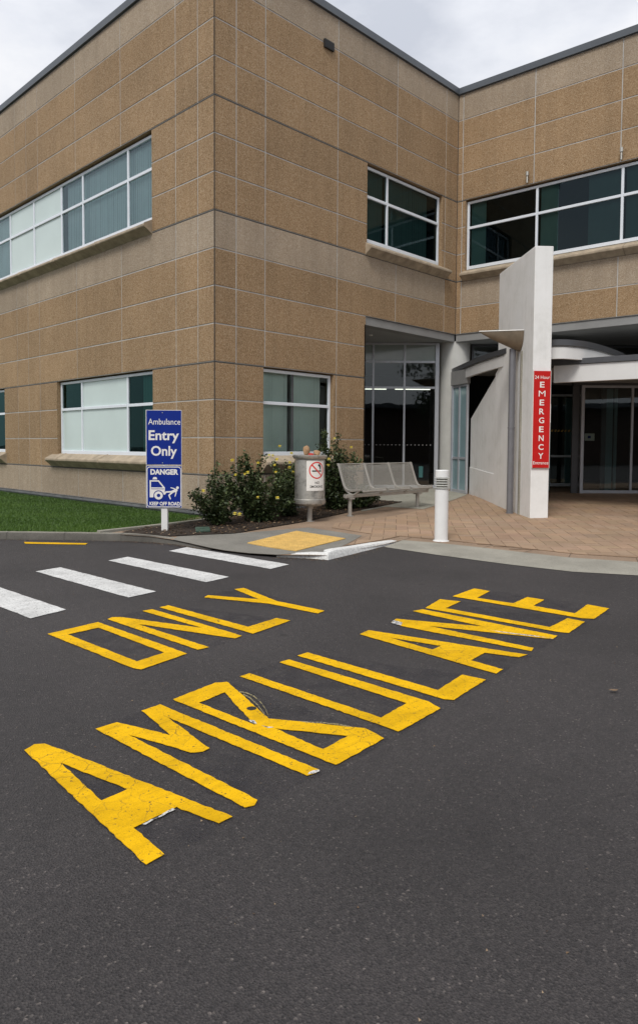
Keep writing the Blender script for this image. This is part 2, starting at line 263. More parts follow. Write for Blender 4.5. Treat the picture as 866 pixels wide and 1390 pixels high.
# ------------------------------------------------------------------ mesh helpers
class MB:
    def __init__(s): s.v = []; s.f = []; s.m = []; s.t = []; s.uv = None
    def face(s, pts, mi=0, tone=1.0):
        i = len(s.v); s.v += [tuple(p) for p in pts]; s.f.append(tuple(range(i, i + len(pts)))); s.m.append(mi); s.t.append(tone)
    def grid8(s, p, mi=0, tone=1.0):      # p: 8 points, bottom ring 0-3, top ring 4-7 (counter clockwise seen from above)
        i = len(s.v); s.v += [tuple(q) for q in p]
        for f in ((3, 2, 1, 0), (4, 5, 6, 7), (0, 1, 5, 4), (1, 2, 6, 5), (2, 3, 7, 6), (3, 0, 4, 7)):
            s.f.append(tuple(i + k for k in f)); s.m.append(mi); s.t.append(tone)
    def box(s, x0, x1, y0, y1, z0, z1, mi=0, tone=1.0):
        s.grid8([(x0, y0, z0), (x1, y0, z0), (x1, y1, z0), (x0, y1, z0), (x0, y0, z1), (x1, y0, z1), (x1, y1, z1), (x0, y1, z1)], mi, tone)
    def fbox(s, F, a0, a1, n0, n1, z0, z1, mi=0, tone=1.0):   # in a wall frame F(s, n, z)
        s.grid8([F(a0, n1, z0), F(a1, n1, z0), F(a1, n0, z0), F(a0, n0, z0), F(a0, n1, z1), F(a1, n1, z1), F(a1, n0, z1), F(a0, n0, z1)], mi, tone)
    def prism(s, loops, top, bot, mi=0, mi_side=None, tone=1.0):   # loops of (x,y); top/bot functions or numbers
        ft = top if callable(top) else (lambda x, y: top); fb = bot if callable(bot) else (lambda x, y: bot)
        if mi_side is None: mi_side = mi
        pts = [p for l in loops for p in l]
        tris = geometry.tessellate_polygon([[Vector((x, y, 0)) for x, y in l] for l in loops])
        i = len(s.v); s.v += [(x, y, ft(x, y)) for x, y in pts]; j = len(s.v); s.v += [(x, y, fb(x, y)) for x, y in pts]
        for t in tris:
            a, b, c = [Vector(pts[k]) for k in t]
            if (b - a).cross(c - a) < 0: t = (t[0], t[2], t[1])
            s.f.append(tuple(i + k for k in t)); s.m.append(mi); s.t.append(tone)
            s.f.append(tuple(j + k for k in t[::-1])); s.m.append(mi); s.t.append(tone)
        k = 0
        for l in loops:
            n = len(l)
            for q in range(n):
                a = k + q; b = k + (q + 1) % n; s.f.append((j + a, j + b, i + b, i + a)); s.m.append(mi_side); s.t.append(tone)
            k += n
    def tube(s, path, r, n=8, mi=0, tone=1.0, cap=True):
        rs = r if isinstance(r, (list, tuple)) else [r] * len(path)
        P = [Vector(p) for p in path]; base = len(s.v); prev = None
        for k, p in enumerate(P):
            d = (P[min(k + 1, len(P) - 1)] - P[max(k - 1, 0)]).normalized()
            u = d.cross(Vector((0, 0, 1))) if abs(d.z) < .95 else d.cross(Vector((1, 0, 0)))
            u.normalize(); w = d.cross(u)
            if prev is not None and u.dot(prev) < 0 and abs(d.z) > .9: pass
            prev = u
            for q in range(n):
                a = 2 * PI * q / n; s.v.append(tuple(p + (u * math.cos(a) + w * math.sin(a)) * rs[k]))
        for k in range(len(P) - 1):
            for q in range(n):
                a = base + k * n + q; b = base + k * n + (q + 1) % n
                s.f.append((a, b, b + n, a + n)); s.m.append(mi); s.t.append(tone)
        if cap:
            s.f.append(tuple(base + q for q in range(n))[::-1]); s.m.append(mi); s.t.append(tone)
            s.f.append(tuple(base + (len(P) - 1) * n + q for q in range(n))); s.m.append(mi); s.t.append(tone)
    def lathe(s, prof, n=40, mi=0, c=(0, 0)):
        base = len(s.v)
        for r, z in prof:
            for q in range(n):
                a = 2 * PI * q / n; s.v.append((c[0] + r * math.cos(a), c[1] + r * math.sin(a), z))
        for k in range(len(prof) - 1):
            for q in range(n):
                a = base + k * n + q; b = base + k * n + (q + 1) % n
                s.f.append((a, b, b + n, a + n)); s.m.append(mi); s.t.append(1)
    def build(s, name, mats, parent=None, bevel=0, smooth=False, weld=False, bisect=0, hf=None):
        me = bpy.data.meshes.new(name); me.from_pydata(s.v, [], s.f)
        mats = mats if isinstance(mats, (list, tuple)) else [mats]
        for m in mats: me.materials.append(M[m] if isinstance(m, str) else m)
        me.polygons.foreach_set('material_index', s.m)
        a = me.attributes.new('tone', 'FLOAT_COLOR', 'FACE')
        tt = []
        for t in s.t: tt += [t, t, t, 1] if not isinstance(t, tuple) else [*t, 1]
        a.data.foreach_set('color', tt)
        if s.uv:
            ul = me.uv_layers.new(name='UVMap'); flat = []
            for f in me.polygons:
                for li in f.loop_indices:
                    flat += list(s.uv[me.loops[li].vertex_index])
            ul.data.foreach_set('uv', flat)
        if weld or bisect or smooth:
            bm = bmesh.new(); bm.from_mesh(me)
            if weld: bmesh.ops.remove_doubles(bm, verts=bm.verts, dist=1e-4)
            if bisect:
                xs = [v.co.x for v in bm.verts]; ys = [v.co.y for v in bm.verts]
                for ax, (lo, hi) in ((0, (min(xs), max(xs))), (1, (min(ys), max(ys)))):
                    c = math.ceil(lo / bisect) * bisect
                    while c < hi:
                        co = [0, 0, 0]; no = [0, 0, 0]; co[ax] = c; no[ax] = 1
                        bmesh.ops.bisect_plane(bm, geom=bm.verts[:] + bm.edges[:] + bm.faces[:], dist=1e-5, plane_co=co, plane_no=no)
                        c += bisect
            if hf:
                for v in bm.verts: v.co.z += hf(v.co.x, v.co.y)
            if smooth:
                for f in bm.faces: f.smooth = True
            bm.to_mesh(me); bm.free()
        me.update()
        o = bpy.data.objects.new(name, me); COL.objects.link(o)
        if parent: o.parent = parent
        if bevel:
            md = o.modifiers.new('bevel', 'BEVEL'); md.width = bevel; md.segments = 2; md.limit_method = 'ANGLE'; md.angle_limit = math.radians(40)
        if smooth and not weld: pass
        if smooth:
            es = o.modifiers.new('split', 'EDGE_SPLIT'); es.split_angle = math.radians(38)
        return o
def empty(name, loc=(0, 0, 0)):
    o = bpy.data.objects.new(name, None); COL.objects.link(o); o.location = loc; o.empty_display_size = .3; return o
def tag(o, label=None, cat=None, group=None, kind=None):
    if label: o['label'] = label
    if cat: o['category'] = cat
    if group: o['group'] = group
    if kind: o['kind'] = kind
    return o
def structure(o): o['kind'] = 'structure'; return o
def rel(o):   # part meshes are written in world survey units: keep the parent at its base
    p = o.parent
    if p is not None:
        q = p; off = Vector(p.location)
        if p.parent is not None: off = Vector(p.parent.location)
        o.data.transform(Matrix.Translation(-off))
    return o
def pieces(mb, name, mats, parent, bevel=0):
    n = len(mb.v); lab = list(range(n))
    def find(a):
        while lab[a] != a: lab[a] = lab[lab[a]]; a = lab[a]
        return a
    for f in mb.f:
        for k in f[1:]:
            a, b = find(f[0]), find(k)
            if a != b: lab[b] = a
    groups = {}
    for fi, f in enumerate(mb.f): groups.setdefault(find(f[0]), []).append(fi)
    for g_ in groups.values():
        m2 = MB(); mp = {}
        for fi in g_:
            ff = []
            for k in mb.f[fi]:
                if k not in mp: mp[k] = len(m2.v); m2.v.append(mb.v[k])
                ff.append(mp[k])
            m2.f.append(tuple(ff)); m2.m.append(mb.m[fi]); m2.t.append(mb.t[fi])
        rel(m2.build(name, mats, parent, bevel=bevel))
def text_mesh(body, bold=0.0, space=1.0):
    cu = bpy.data.curves.new('t', 'FONT'); cu.body = body; cu.size = 1; cu.offset = bold; cu.space_character = space; cu.resolution_u = 3
    ob = bpy.data.objects.new('t', cu); COL.objects.link(ob)
    dg = bpy.context.evaluated_depsgraph_get(); me = bpy.data.meshes.new_from_object(ob.evaluated_get(dg))
    V = [tuple(v.co) for v in me.vertices]; F = [tuple(p.vertices) for p in me.polygons]
    bpy.data.objects.remove(ob); bpy.data.curves.remove(cu); bpy.data.meshes.remove(me)
    return V, F
def text_fit(mb, body, box, T, bold=0.0, mi=0, space=1.0):    # box = x0,x1,y0,y1 in sign plane, T maps (x,y) -> point
    V, F = text_mesh(body, bold, space)
    xs = [v[0] for v in V]; ys = [v[1] for v in V]; x0, x1, y0, y1 = box
    sx = (x1 - x0) / (max(xs) - min(xs)); sy = (y1 - y0) / (max(ys) - min(ys))
    i = len(mb.v)
    for v in V: mb.v.append(tuple(T(x0 + (v[0] - min(xs)) * sx, y0 + (v[1] - min(ys)) * sy)))
    for f in F: mb.f.append(tuple(i + k for k in f)); mb.m.append(mi); mb.t.append(1)
def rough_loop(l, step=.06, jit=.004):
    out = []
    n = len(l)
    for i in range(n):
        a = Vector(l[i]); b = Vector(l[(i + 1) % n]); L = (b - a).length; k = max(1, int(L / step))
        for q in range(k):
            p = a.lerp(b, q / k); out.append((p.x + random.uniform(-jit, jit), p.y + random.uniform(-jit, jit)))
    return out

# ------------------------------------------------------------------ ground height of the pavement
HC = [(-1.6, -4.66, .07), (-1.0, -4.5, .06), (.75, -4.2, .03), (-.08, -6.55, .02), (-.1, -4.4, .03), (.35, -8.05, .02), (1.2, -10, .02), (3, -14, .02), (-1.9, -3.9, .03), (-2.2, -2.9, .025),
      (-2.43, -1.44, .10), (-1.5, -1.5, .085), (-1, -1.2, .09), (0, -.3, .11), (1, -1.7, .09), (2.2, -1.6, .12), (4.5, -1.6, .17), (7.5, -1.1, .30), (8.2, .5, .35),
      (4.5, -4.5, .13), (5, -3.7, .14), (9.7, -3.1, .33), (10.6, -4, .335), (12, -6, .35), (10, 2, .36), (14, 0, .36), (14, -10, .36), (.98, -4.72, .035), (-3.2, -.4, .11), (-4, .5, .11), (-6, 3, .11), (-12, 12, .11), (0, 6, .11), (0, 14, .11), (6, 4, .36), (6, -8, .12)]
HA = np.array(HC)
_n = len(HA); _D = np.hypot(HA[:, None, 0] - HA[None, :, 0], HA[:, None, 1] - HA[None, :, 1]); _D = np.sqrt(_D ** 2 + .25)
_A = np.zeros((_n + 3, _n + 3)); _A[:_n, :_n] = _D - np.eye(_n) * .15; _A[:_n, _n] = 1; _A[:_n, _n + 1:] = HA[:, :2]; _A[_n, :_n] = 1; _A[_n + 1:, :_n] = HA[:, :2].T
_W = np.linalg.solve(_A, np.concatenate([HA[:, 2], [0, 0, 0]]))
def H(x, y):
    d = np.sqrt((HA[:, 0] - x) ** 2 + (HA[:, 1] - y) ** 2 + .25)
    return max(.012, float((d * _W[:_n]).sum() + _W[_n] + _W[_n + 1] * x + _W[_n + 2] * y))

# ================================================================== SETTING
g = MB(); R = 400
g.face([(-R, -R, 0), (R, -R, 0), (R, R, 0), (-R, R, 0)])
road = structure(g.build('asphalt_road', 'asphalt'))

def dense(l, step=.25):
    out = []
    for i in range(len(l)):
        a = Vector(l[i]); b = Vector(l[(i + 1) % len(l)]); k = max(1, int((b - a).length / step))
        out += [tuple(a.lerp(b, q / k)) for q in range(k)]
    return out
def sheet(name, poly, mat, lift, skirt=.0, parent=None, z=None):
    mb = MB(); l = dense(poly)
    tris = geometry.tessellate_polygon([[Vector((x, y, 0)) for x, y in poly]])
    for t in tris:
        p = [poly[k] for k in t]
        a, b, c = [Vector(q) for q in p]
        if (b - a).cross(c - a) < 0: p = p[::-1]
        mb.face([(x, y, lift) for x, y in p])
    if skirt:
        pass
    return mb.build(name, mat, parent, weld=True, bisect=.5, hf=(H if z is None else (lambda x, y: z)))

kerb_line = [(-16, 13.8), (-9, 6.1), (-4.6, 1.2), (-4.0, .46), (-3.12, -.5), (-2.62, -1.12), (-2.40, -1.5), (-2.28, -1.9), (-2.24, -2.35), (-2.22, -2.8)]
apron_front = [(-2.2, -3.15), (-2.12, -3.6), (-1.97, -4.02)]
wk = [(-1.95, -3.98), (-1.72, -4.37), (-1.60, -4.66), (-1.01, -4.55), (-.2, -4.38), (.75, -4.2)]
strip_out = [(-.09, -4.40), (-.15, -5.42), (-.14, -6.58), (-.05, -7.4), (.29, -8.08), (.9, -9.2), (1.8, -10.6), (3.4, -12.6), (5.5, -14.6), (9, -17)]
strip_in = [(.60, -4.24), (.73, -4.8), (.80, -5.6), (.87, -6.92), (1.17, -7.75), (1.65, -8.8), (2.5, -10.2), (4.0, -12.1), (6.0, -14.0), (9.4, -16.2)]
# pavement base (smooth tan border tiles)
pave_poly = [(-2.22, -2.8)] + apron_front + [(-1.60, -4.64), (.62, -4.23)] + strip_in + [(24, -16.2), (24, 9), (4.6, 9), (4.6, .5), (-.3, .3), (-1.85, -.55), (-2.85, -.75), (-2.62, -1.12), (-2.40, -1.5), (-2.28, -1.9), (-2.24, -2.35)]
structure(sheet('pavement', pave_poly, 'tanbase', 0.0))
# herringbone clay pavers
inner = [(-.75, -4.15), (.9, -3.95), (1.05, -4.8), (1.13, -5.6), (1.2, -6.9), (1.5, -7.6), (1.98, -8.7), (2.85, -10), (4.3, -11.9), (6.3, -13.8), (16, -13.8), (16, -3), (9.5, -2.6), (7.2, -1.35), (4.6, -1.95), (2.9, -2.25), (1.2, -2.15), (.75, -2.5), (.72, -3.5)]
def inside(p, poly):
    x, y = p; c = False; n = len(poly); j = n - 1
    for i in range(n):
        xi, yi = poly[i]; xj, yj = poly[j]
        if (yi > y) != (yj > y) and x < (xj - xi) * (y - yi) / (yj - yi) + xi: c = not c
        j = i
    return c
pm = MB(); w = .21; ang = math.radians(38); ca, sa = math.cos(ang), math.sin(ang)
def hb(x0, y0, dx, dy):
    gp = .004
    pts = [(x0 + gp, y0 + gp), (x0 + dx - gp, y0 + gp), (x0 + dx - gp, y0 + dy - gp), (x0 + gp, y0 + dy - gp)]
    pts = [(6 + x * ca - y * sa, -6 + x * sa + y * ca) for x, y in pts]
    ins = [inside(p, inner) for p in pts]
    if not any(ins): return
    if not all(ins):
        sub = list(inner)
        for k in range(4):
            A = pts[k]; B2 = pts[(k + 1) % 4]; out = []
            sd_ = lambda p: (B2[0] - A[0]) * (p[1] - A[1]) - (B2[1] - A[1]) * (p[0] - A[0])
            for m in range(len(sub)):
                p, q = sub[m], sub[(m + 1) % len(sub)]; a_, b_ = sd_(p), sd_(q)
                if a_ >= 0: out.append(p)
                if (a_ >= 0) != (b_ >= 0): f = a_ / (a_ - b_); out.append((p[0] + (q[0] - p[0]) * f, p[1] + (q[1] - p[1]) * f))
            sub = out
            if len(sub) < 3: return
        t = random.uniform(.90, 1.08); n0 = len(sub); i = len(pm.v)
        pm.v += [(p[0], p[1], H(*p) + .004) for p in sub] + [(p[0], p[1], H(*p) + .014) for p in sub]
        ar = sum(sub[k][0] * sub[(k + 1) % n0][1] - sub[(k + 1) % n0][0] * sub[k][1] for k in range(n0))
        if ar < 0: return
        pm.f.append(tuple(i + n0 + k for k in range(n0))); pm.m.append(0); pm.t.append((t, t, t))
        for k in range(n0): pm.f.append((i + k, i + (k + 1) % n0, i + n0 + (k + 1) % n0, i + n0 + k)); pm.m.append(0); pm.t.append((t, t, t))
        return
    t = random.uniform(.90, 1.08); tone = (t * random.uniform(.97, 1.05), t, t * random.uniform(.94, 1.04))
    zz = [H(*p) for p in pts]; tilt = [random.uniform(-.0015, .0015) for _ in pts]
    top = [(p[0], p[1], z + .014 + q) for p, z, q in zip(pts, zz, tilt)]
    bot = [(p[0], p[1], z + .004) for p, z in zip(pts, zz)]
    i = len(pm.v); pm.v += bot + top
    for f in ((4, 5, 6, 7), (0, 1, 5, 4), (1, 2, 6, 5), (2, 3, 7, 6), (3, 0, 4, 7)):
        pm.f.append(tuple(i + k for k in f)); pm.m.append(0); pm.t.append(tone)
for i in range(-60, 60):
    for j in range(-60, 60):
        k = (i - j) % 4
        if k == 0: hb(i * w, j * w, 2 * w, w)
        elif k == 3: hb(i * w, j * w, w, 2 * w)
structure(pm.build('clay_paving', 'paver'))
structure(sheet('paving_joint_bed', inner, 'pjoint', .006))
# border course tiles: joint lines between the wide edge tiles
bj = MB()
for (ax, ay), (bx, by) in zip(strip_in[:-1], strip_in[1:]):
    L = math.hypot(bx - ax, by - ay); k = max(1, int(L / .62))
    for q in range(k):
        x = ax + (bx - ax) * q / k; y = ay + (by - ay) * q / k; dx, dy = (bx - ax) / L, (by - ay) / L
        p = [(x, y), (x + dx * .010, y + dy * .010), (x + dx * .010 - dy * .34, y + dy * .010 + dx * .34), (x - dy * .34, y + dx * .34)]
        bj.face([(a, b, H(a, b) + .004) for a, b in p])
structure(bj.build('border_joints', 'pjoint'))
structure(sheet('concrete_apron', [(-2.22, -2.8)] + apron_front + [(-1.28, -4.41 + .0), (.47, -3.47), (.45, -2.2), (-.9, -1.98), (-1.62, -1.80), (-2.05, -1.72), (-2.28, -1.95), (-2.24, -2.35)], 'conc', .005))
structure(sheet('concrete_landing', [(2.95, -1.30), (4.0, -1.12), (4.3, -1.95), (6.3, -1.45), (7.35, -1.12), (7.5, -1.0), (7.85, -.3), (8.4, .6), (7.2, 1.9), (5.0, 3.9), (4.7, .4)], 'slab', .008))
# flush concrete strip along the kerbline
fs = MB()
so = [strip_out[0]] + strip_out[1:]
for i in range(len(so) - 1):
    a, b, c, d = so[i], so[i + 1], strip_in[i + 1], strip_in[i]
    k = 6
    for q in range(k):
        A = [a[j] + (b[j] - a[j]) * q / k for j in (0, 1)]; B = [a[j] + (b[j] - a[j]) * (q + 1) / k for j in (0, 1)]
        D = [d[j] + (c[j] - d[j]) * q / k for j in (0, 1)]; Cc = [d[j] + (c[j] - d[j]) * (q + 1) / k for j in (0, 1)]
        fs.face([(A[0], A[1], .006), (B[0], B[1], .006), (Cc[0], Cc[1], H(*Cc) + .003), (D[0], D[1], H(*D) + .003)])
structure(fs.build('flush_kerb', 'strip', weld=True))
# raised kerb on the left, white painted kerb on the corner
def kerb(name, line, width, hfun, mats, seg=.12):
    mb = MB(); pts = []
    for a, b in zip(line[:-1], line[1:]):
        L = math.hypot(b[0] - a[0], b[1] - a[1]); k = max(1, int(L / seg)) if L < 3 else 8
        pts += [(a[0] + (b[0] - a[0]) * q / k, a[1] + (b[1] - a[1]) * q / k) for q in range(k)]
    pts.append(line[-1]); rows = []
    for i, p in enumerate(pts):
        a = pts[max(0, i - 1)]; b = pts[min(len(pts) - 1, i + 1)]; dx, dy = b[0] - a[0], b[1] - a[1]; L = math.hypot(dx, dy); nx, ny = -dy / L, dx / L
        h = hfun(i / (len(pts) - 1), p) + random.uniform(-.002, .002); j = random.uniform(-.003, .003)
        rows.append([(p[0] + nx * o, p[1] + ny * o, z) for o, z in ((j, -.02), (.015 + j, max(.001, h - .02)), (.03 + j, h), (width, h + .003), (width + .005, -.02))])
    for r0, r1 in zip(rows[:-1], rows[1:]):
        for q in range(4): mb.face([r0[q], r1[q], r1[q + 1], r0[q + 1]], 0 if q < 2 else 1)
    return structure(mb.build(name, mats, weld=True, smooth=True))
def kh(t, p):
    return .115 if p[1] > -1.35 else max(.008, .115 - (-1.35 - p[1]) * .075)
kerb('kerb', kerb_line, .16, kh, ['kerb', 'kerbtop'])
kerb('white_kerb', wk, .155, lambda t, p: -.0 + .018 + .095 * max(0, 1 - abs(p[0] + 1.45) / (2.1 if p[0] > -1.45 else .5)) ** .8, ['wkerb', 'wkerb'])

kj = MB()
def kjoint(line, hfun, seg, width):
    acc = 0
    for a, b in zip(line[:-1], line[1:]):
        L = math.hypot(b[0] - a[0], b[1] - a[1]); d = ((b[0] - a[0]) / L, (b[1] - a[1]) / L); s0 = (seg - acc) % seg
        while s0 < L:
            p = (a[0] + d[0] * s0, a[1] + d[1] * s0); n = (-d[1], d[0]); h = hfun(0, p) + .0045
            q0 = (p[0] - n[0] * .004, p[1] - n[1] * .004); q1 = (p[0] + n[0] * .03, p[1] + n[1] * .03); q2 = (p[0] + n[0] * width, p[1] + n[1] * width); e = (d[0] * .006, d[1] * .006)
            kj.face([(q0[0], q0[1], .0), (q0[0] + e[0], q0[1] + e[1], .0), (q1[0] + e[0] - n[0] * .018, q1[1] + e[1] - n[1] * .018, h), (q1[0] - n[0] * .018, q1[1] - n[1] * .018, h)])
            kj.face([(q1[0] - n[0] * .018, q1[1] - n[1] * .018, h), (q1[0] - n[0] * .018 + e[0], q1[1] - n[1] * .018 + e[1], h), (q2[0] + e[0], q2[1] + e[1], h + .002), (q2[0], q2[1], h + .002)])
            s0 += seg
        acc = (acc + L) % seg
kjoint(kerb_line[:6], kh, .95, .16)
structure(kj.build('kerb_joints', 'groove'))
gd = MB()
for _ in range(1500):
    i = random.randrange(2, len(kerb_line) - 1) if random.random() < .6 else -random.randrange(1, len(wk))
    a, b = (kerb_line[i], kerb_line[i + 1]) if i > 0 else (wk[-i - 1], wk[-i])
    t = random.random(); dx, dy = b[0] - a[0], b[1] - a[1]; L = math.hypot(dx, dy); o_ = abs(random.gauss(0, .07)) + .01
    x = a[0] + dx * t + dy / L * o_; y = a[1] + dy * t - dx / L * o_; s_ = random.uniform(.004, .014); an = random.uniform(0, 6)
    gd.face([(x + s_ * math.cos(an + k * 2.1), y + s_ * math.sin(an + k * 2.1), .004 + (.004 if k == 0 else 0)) for k in range(3)], 0, random.random() ** 2)
tag(gd.build('gutter_litter', 'litter'), 'dead leaf crumbs and grit gathered along the foot of the kerb', 'grit', kind='stuff')

# lawn, soil bed
lawn_poly = [(-.02, 17), (-.02, -.02), (-.3, -.28), (-1.85, -.50), (-2.78, -.62), (-2.95, -.45), (-3.05, -.30), (-3.9, .62), (-4.5, 1.3), (-8.9, 6.2), (-15.9, 13.9), (-15.9, 17)]
structure(sheet('lawn_soil', lawn_poly, 'turf', .012, z=.098))
gb = MB(); cnt = 0
def blade(x, y):
    h = random.uniform(.018, .045); a = random.uniform(0, 2 * PI); wd = .006; lx, ly = random.uniform(-.02, .02), random.uniform(-.02, .02)
    z = .108; t = random.random()
    i = len(gb.v); gb.v += [(x - wd * math.cos(a), y - wd * math.sin(a), z), (x + wd * math.cos(a), y + wd * math.sin(a), z), (x + lx, y + ly, z + h)]
    gb.f.append((i, i + 1, i + 2)); gb.m.append(0); gb.t.append(t * .6 + .4 * (.5 + .5 * math.sin(x * 1.7 + y * .9) * math.cos(y * 1.1)))
for _ in range(150000):
    u = random.random(); y = -.6 + 14 * u ** 1.5; x = random.uniform(-7, 0)
    if inside((x, y), lawn_poly): blade(x, y)
tag(gb.build('lawn_grass', 'grass'), 'short mown green grass between the kerb and the tan building', 'grass', kind='stuff')
bed = [(-2.55, -.85), (-2.42, -1.28), (-2.2, -1.66), (-1.64, -1.80), (-1.09, -1.98), (-.22, -1.80), (.91, -1.62), (2.63, -1.22), (3.97, -1.03), (5.0, -.85), (4.75, -.03), (.02, -.03), (-.1, -.2), (-.72, -.36), (-1.85, -.54)]
structure(sheet('garden_soil', bed, 'soil', .016))
ed = MB()
for a, b in (((-2.84, -.68), (-1.85, -.56)), ((-1.85, -.56), (-.68, -.37)), ((-.68, -.37), (-.03, -.16))):
    d = Vector(b) - Vector(a); n = Vector((-d.y, d.x)).normalized() * .09
    z0, z1 = .02, .150
    ed.grid8([(a[0], a[1], z0), (b[0], b[1], z0), (b[0] + n.x, b[1] + n.y, z0), (a[0] + n.x, a[1] + n.y, z0), (a[0], a[1], z1), (b[0], b[1], z1), (b[0] + n.x, b[1] + n.y, z1), (a[0] + n.x, a[1] + n.y, z1)])
structure(ed.build('garden_edging', 'edging', bevel=.008))
# mulch and fallen leaves in the bed
lt = MB()
for _ in range(2600):
    x = random.uniform(-2.4, 5); y = random.uniform(-2, 0)
    if not inside((x, y), bed): continue
    s_ = random.uniform(.012, .035); a = random.uniform(0, 2 * PI); z = H(x, y) + .02; q = [random.uniform(0, .02) for _ in range(4)]
    lt.face([(x + s_ * math.cos(a + k * PI / 2) * (1 if k % 2 else .5), y + s_ * math.sin(a + k * PI / 2) * (1 if k % 2 else .5), z + q[k]) for k in range(4)], 0, random.random() ** 1.5)
tag(lt.build('bark_mulch', 'litter'), 'dark bark mulch and fallen leaves lying in the rose bed', 'mulch', kind='stuff')
gr = MB()
for _ in range(900):
    x = random.uniform(-8, 1); y = random.uniform(-11, 0)
    if inside((x, y), pave_poly): continue
    s_ = random.uniform(.002, .007); t = random.random()
    z = .003; a = random.uniform(0, 6)
    gr.face([(x + s_ * math.cos(a + k * 2.1), y + s_ * math.sin(a + k * 2.1), z + (0 if k else .004)) for k in range(3)], 0, .4 + .6 * t)
tag(gr.build('road_grit', 'litter'), 'scattered pale grit and crumbs on the asphalt', 'grit', kind='stuff')

# ------------------------------------------------------------------ road lettering
def hull(pts, grow):
    pts = sorted(set(map(tuple, pts)))
    def half(ps):
        h = []
        for p in ps:
            while len(h) >= 2 and (h[-1][0] - h[-2][0]) * (p[1] - h[-2][1]) - (h[-1][1] - h[-2][1]) * (p[0] - h[-2][0]) <= 0: h.pop()
            h.append(p)
        return h
    h = half(pts)[:-1] + half(pts[::-1])[:-1]
    c = Vector((sum(p[0] for p in h) / len(h), sum(p[1] for p in h) / len(h)))
    return [tuple(Vector(p) + (Vector(p) - c).normalized() * grow) for p in h]
def flat(mb, loops, z, thick=.003, mi=0):
    mb.prism(loops, z, z - thick, mi)
def word(name, key, label, cat):
    th = empty(name, (*PAINT[key][0][0][0], 0)); tag(th, label, cat)
    sp = MB()
    for li, loops in enumerate(PAINT[key]):
        mb = MB(); flat(mb, [rough_loop(l, .03, .0035) for l in loops], .0072, .002); rel(mb.build('letter', 'yellow', th))
        hl = rough_loop(hull(loops[0], .025), .08, .02); i = .003 + .0002 * li
        sp.face([(x, y, i) for x, y in hl])
    pieces(sp, 'sealed_patch', 'seal_patch', th)
    return th
word('road_lettering', 'ONLY', 'yellow painted word ONLY on the asphalt beside the white crossing bars', 'road marking')
wa = word('road_lettering', 'AMBULANCE', 'large yellow painted word AMBULANCE, the longer and nearer word on the asphalt', 'road marking')
mb = MB()
for l in PAINT['white_rem']: flat(mb, [rough_loop(l[0], .02, .004)], .0082, .0005)
pieces(mb, 'white_paint_remnant', 'remnant', wa)
mb = MB()
for l in PAINT['ghost']: flat(mb, l, .0060, .0008)
pieces(mb, 'worn_outline', 'ghost', wa)
mb = MB(); dx, dy = PAINT['dot']; mb.face([(dx + .030 * math.cos(a * PI / 6), dy + .030 * math.sin(a * PI / 6), .0085) for a in range(12)]); rel(mb.build('black_dot', 'black', wa))  # flat black disc laid over the lettering
cr = empty('pedestrian_crossing', (-4, -4, 0)); tag(cr, 'worn white painted bars of the crossing on the left of the road', 'crossing')
for l in PAINT['zebra']:
    mb = MB(); flat(mb, [rough_loop(l[0], .09, .006)], .008); rel(mb.build('stripe', 'whitep', cr))
mb = MB(); flat(mb, PAINT['yline'][0], .008); yl = mb.build('kerb_line', 'yellow'); tag(yl, 'short thin yellow line painted along the kerb below the lawn', 'road marking')

# tactile pad: a mat of small domes
tp = empty('tactile_paving', (-.8, -3.2, H(-.8, -3.2))); tag(tp, 'yellow tactile paving pad set in the grey concrete ramp', 'tactile paving')
q = [(-1.55, -2.87), (-1.60, -4.02), (-.05, -3.57), (-.06, -2.42)]
mb = MB()
def bil(u, v): return tuple((q[0][k] * (1 - u) + q[3][k] * u) * (1 - v) + (q[1][k] * (1 - u) + q[2][k] * u) * v for k in (0, 1))
K = 5
for i in range(K):
    for j in range(K):
        pts = [bil((i + .004) / K, (j + .004) / K), bil((i + .004) / K, (j + .996) / K), bil((i + .996) / K, (j + .996) / K), bil((i + .996) / K, (j + .004) / K)]
        t = random.uniform(.9, 1.05)
        mb.grid8([(x, y, H(x, y) + .006) for x, y in pts] + [(x, y, H(x, y) + .016) for x, y in pts], 0, t)
rel(mb.build('pad', 'tactile', tp))
mb = MB(); nn = 26
for i in range(nn):
    for j in range(nn):
        x, y = bil((i + .5) / nn, (j + .5) / nn); z = H(x, y) + .016; r = .015
        k0 = len(mb.v); mb.v += [(x + r * math.cos(a * PI / 3), y + r * math.sin(a * PI / 3), z) for a in range(6)] + [(x + r * .6 * math.cos(a * PI / 3), y + r * .6 * math.sin(a * PI / 3), z + .007) for a in range(6)]
        for a in range(6): mb.f.append((k0 + a, k0 + (a + 1) % 6, k0 + 6 + (a + 1) % 6, k0 + 6 + a)); mb.m.append(0); mb.t.append(1)
        mb.f.append(tuple(k0 + 6 + a for a in range(6))); mb.m.append(0); mb.t.append(1)
rel(mb.build('domes', 'tactile', tp))['kind'] = 'stuff'

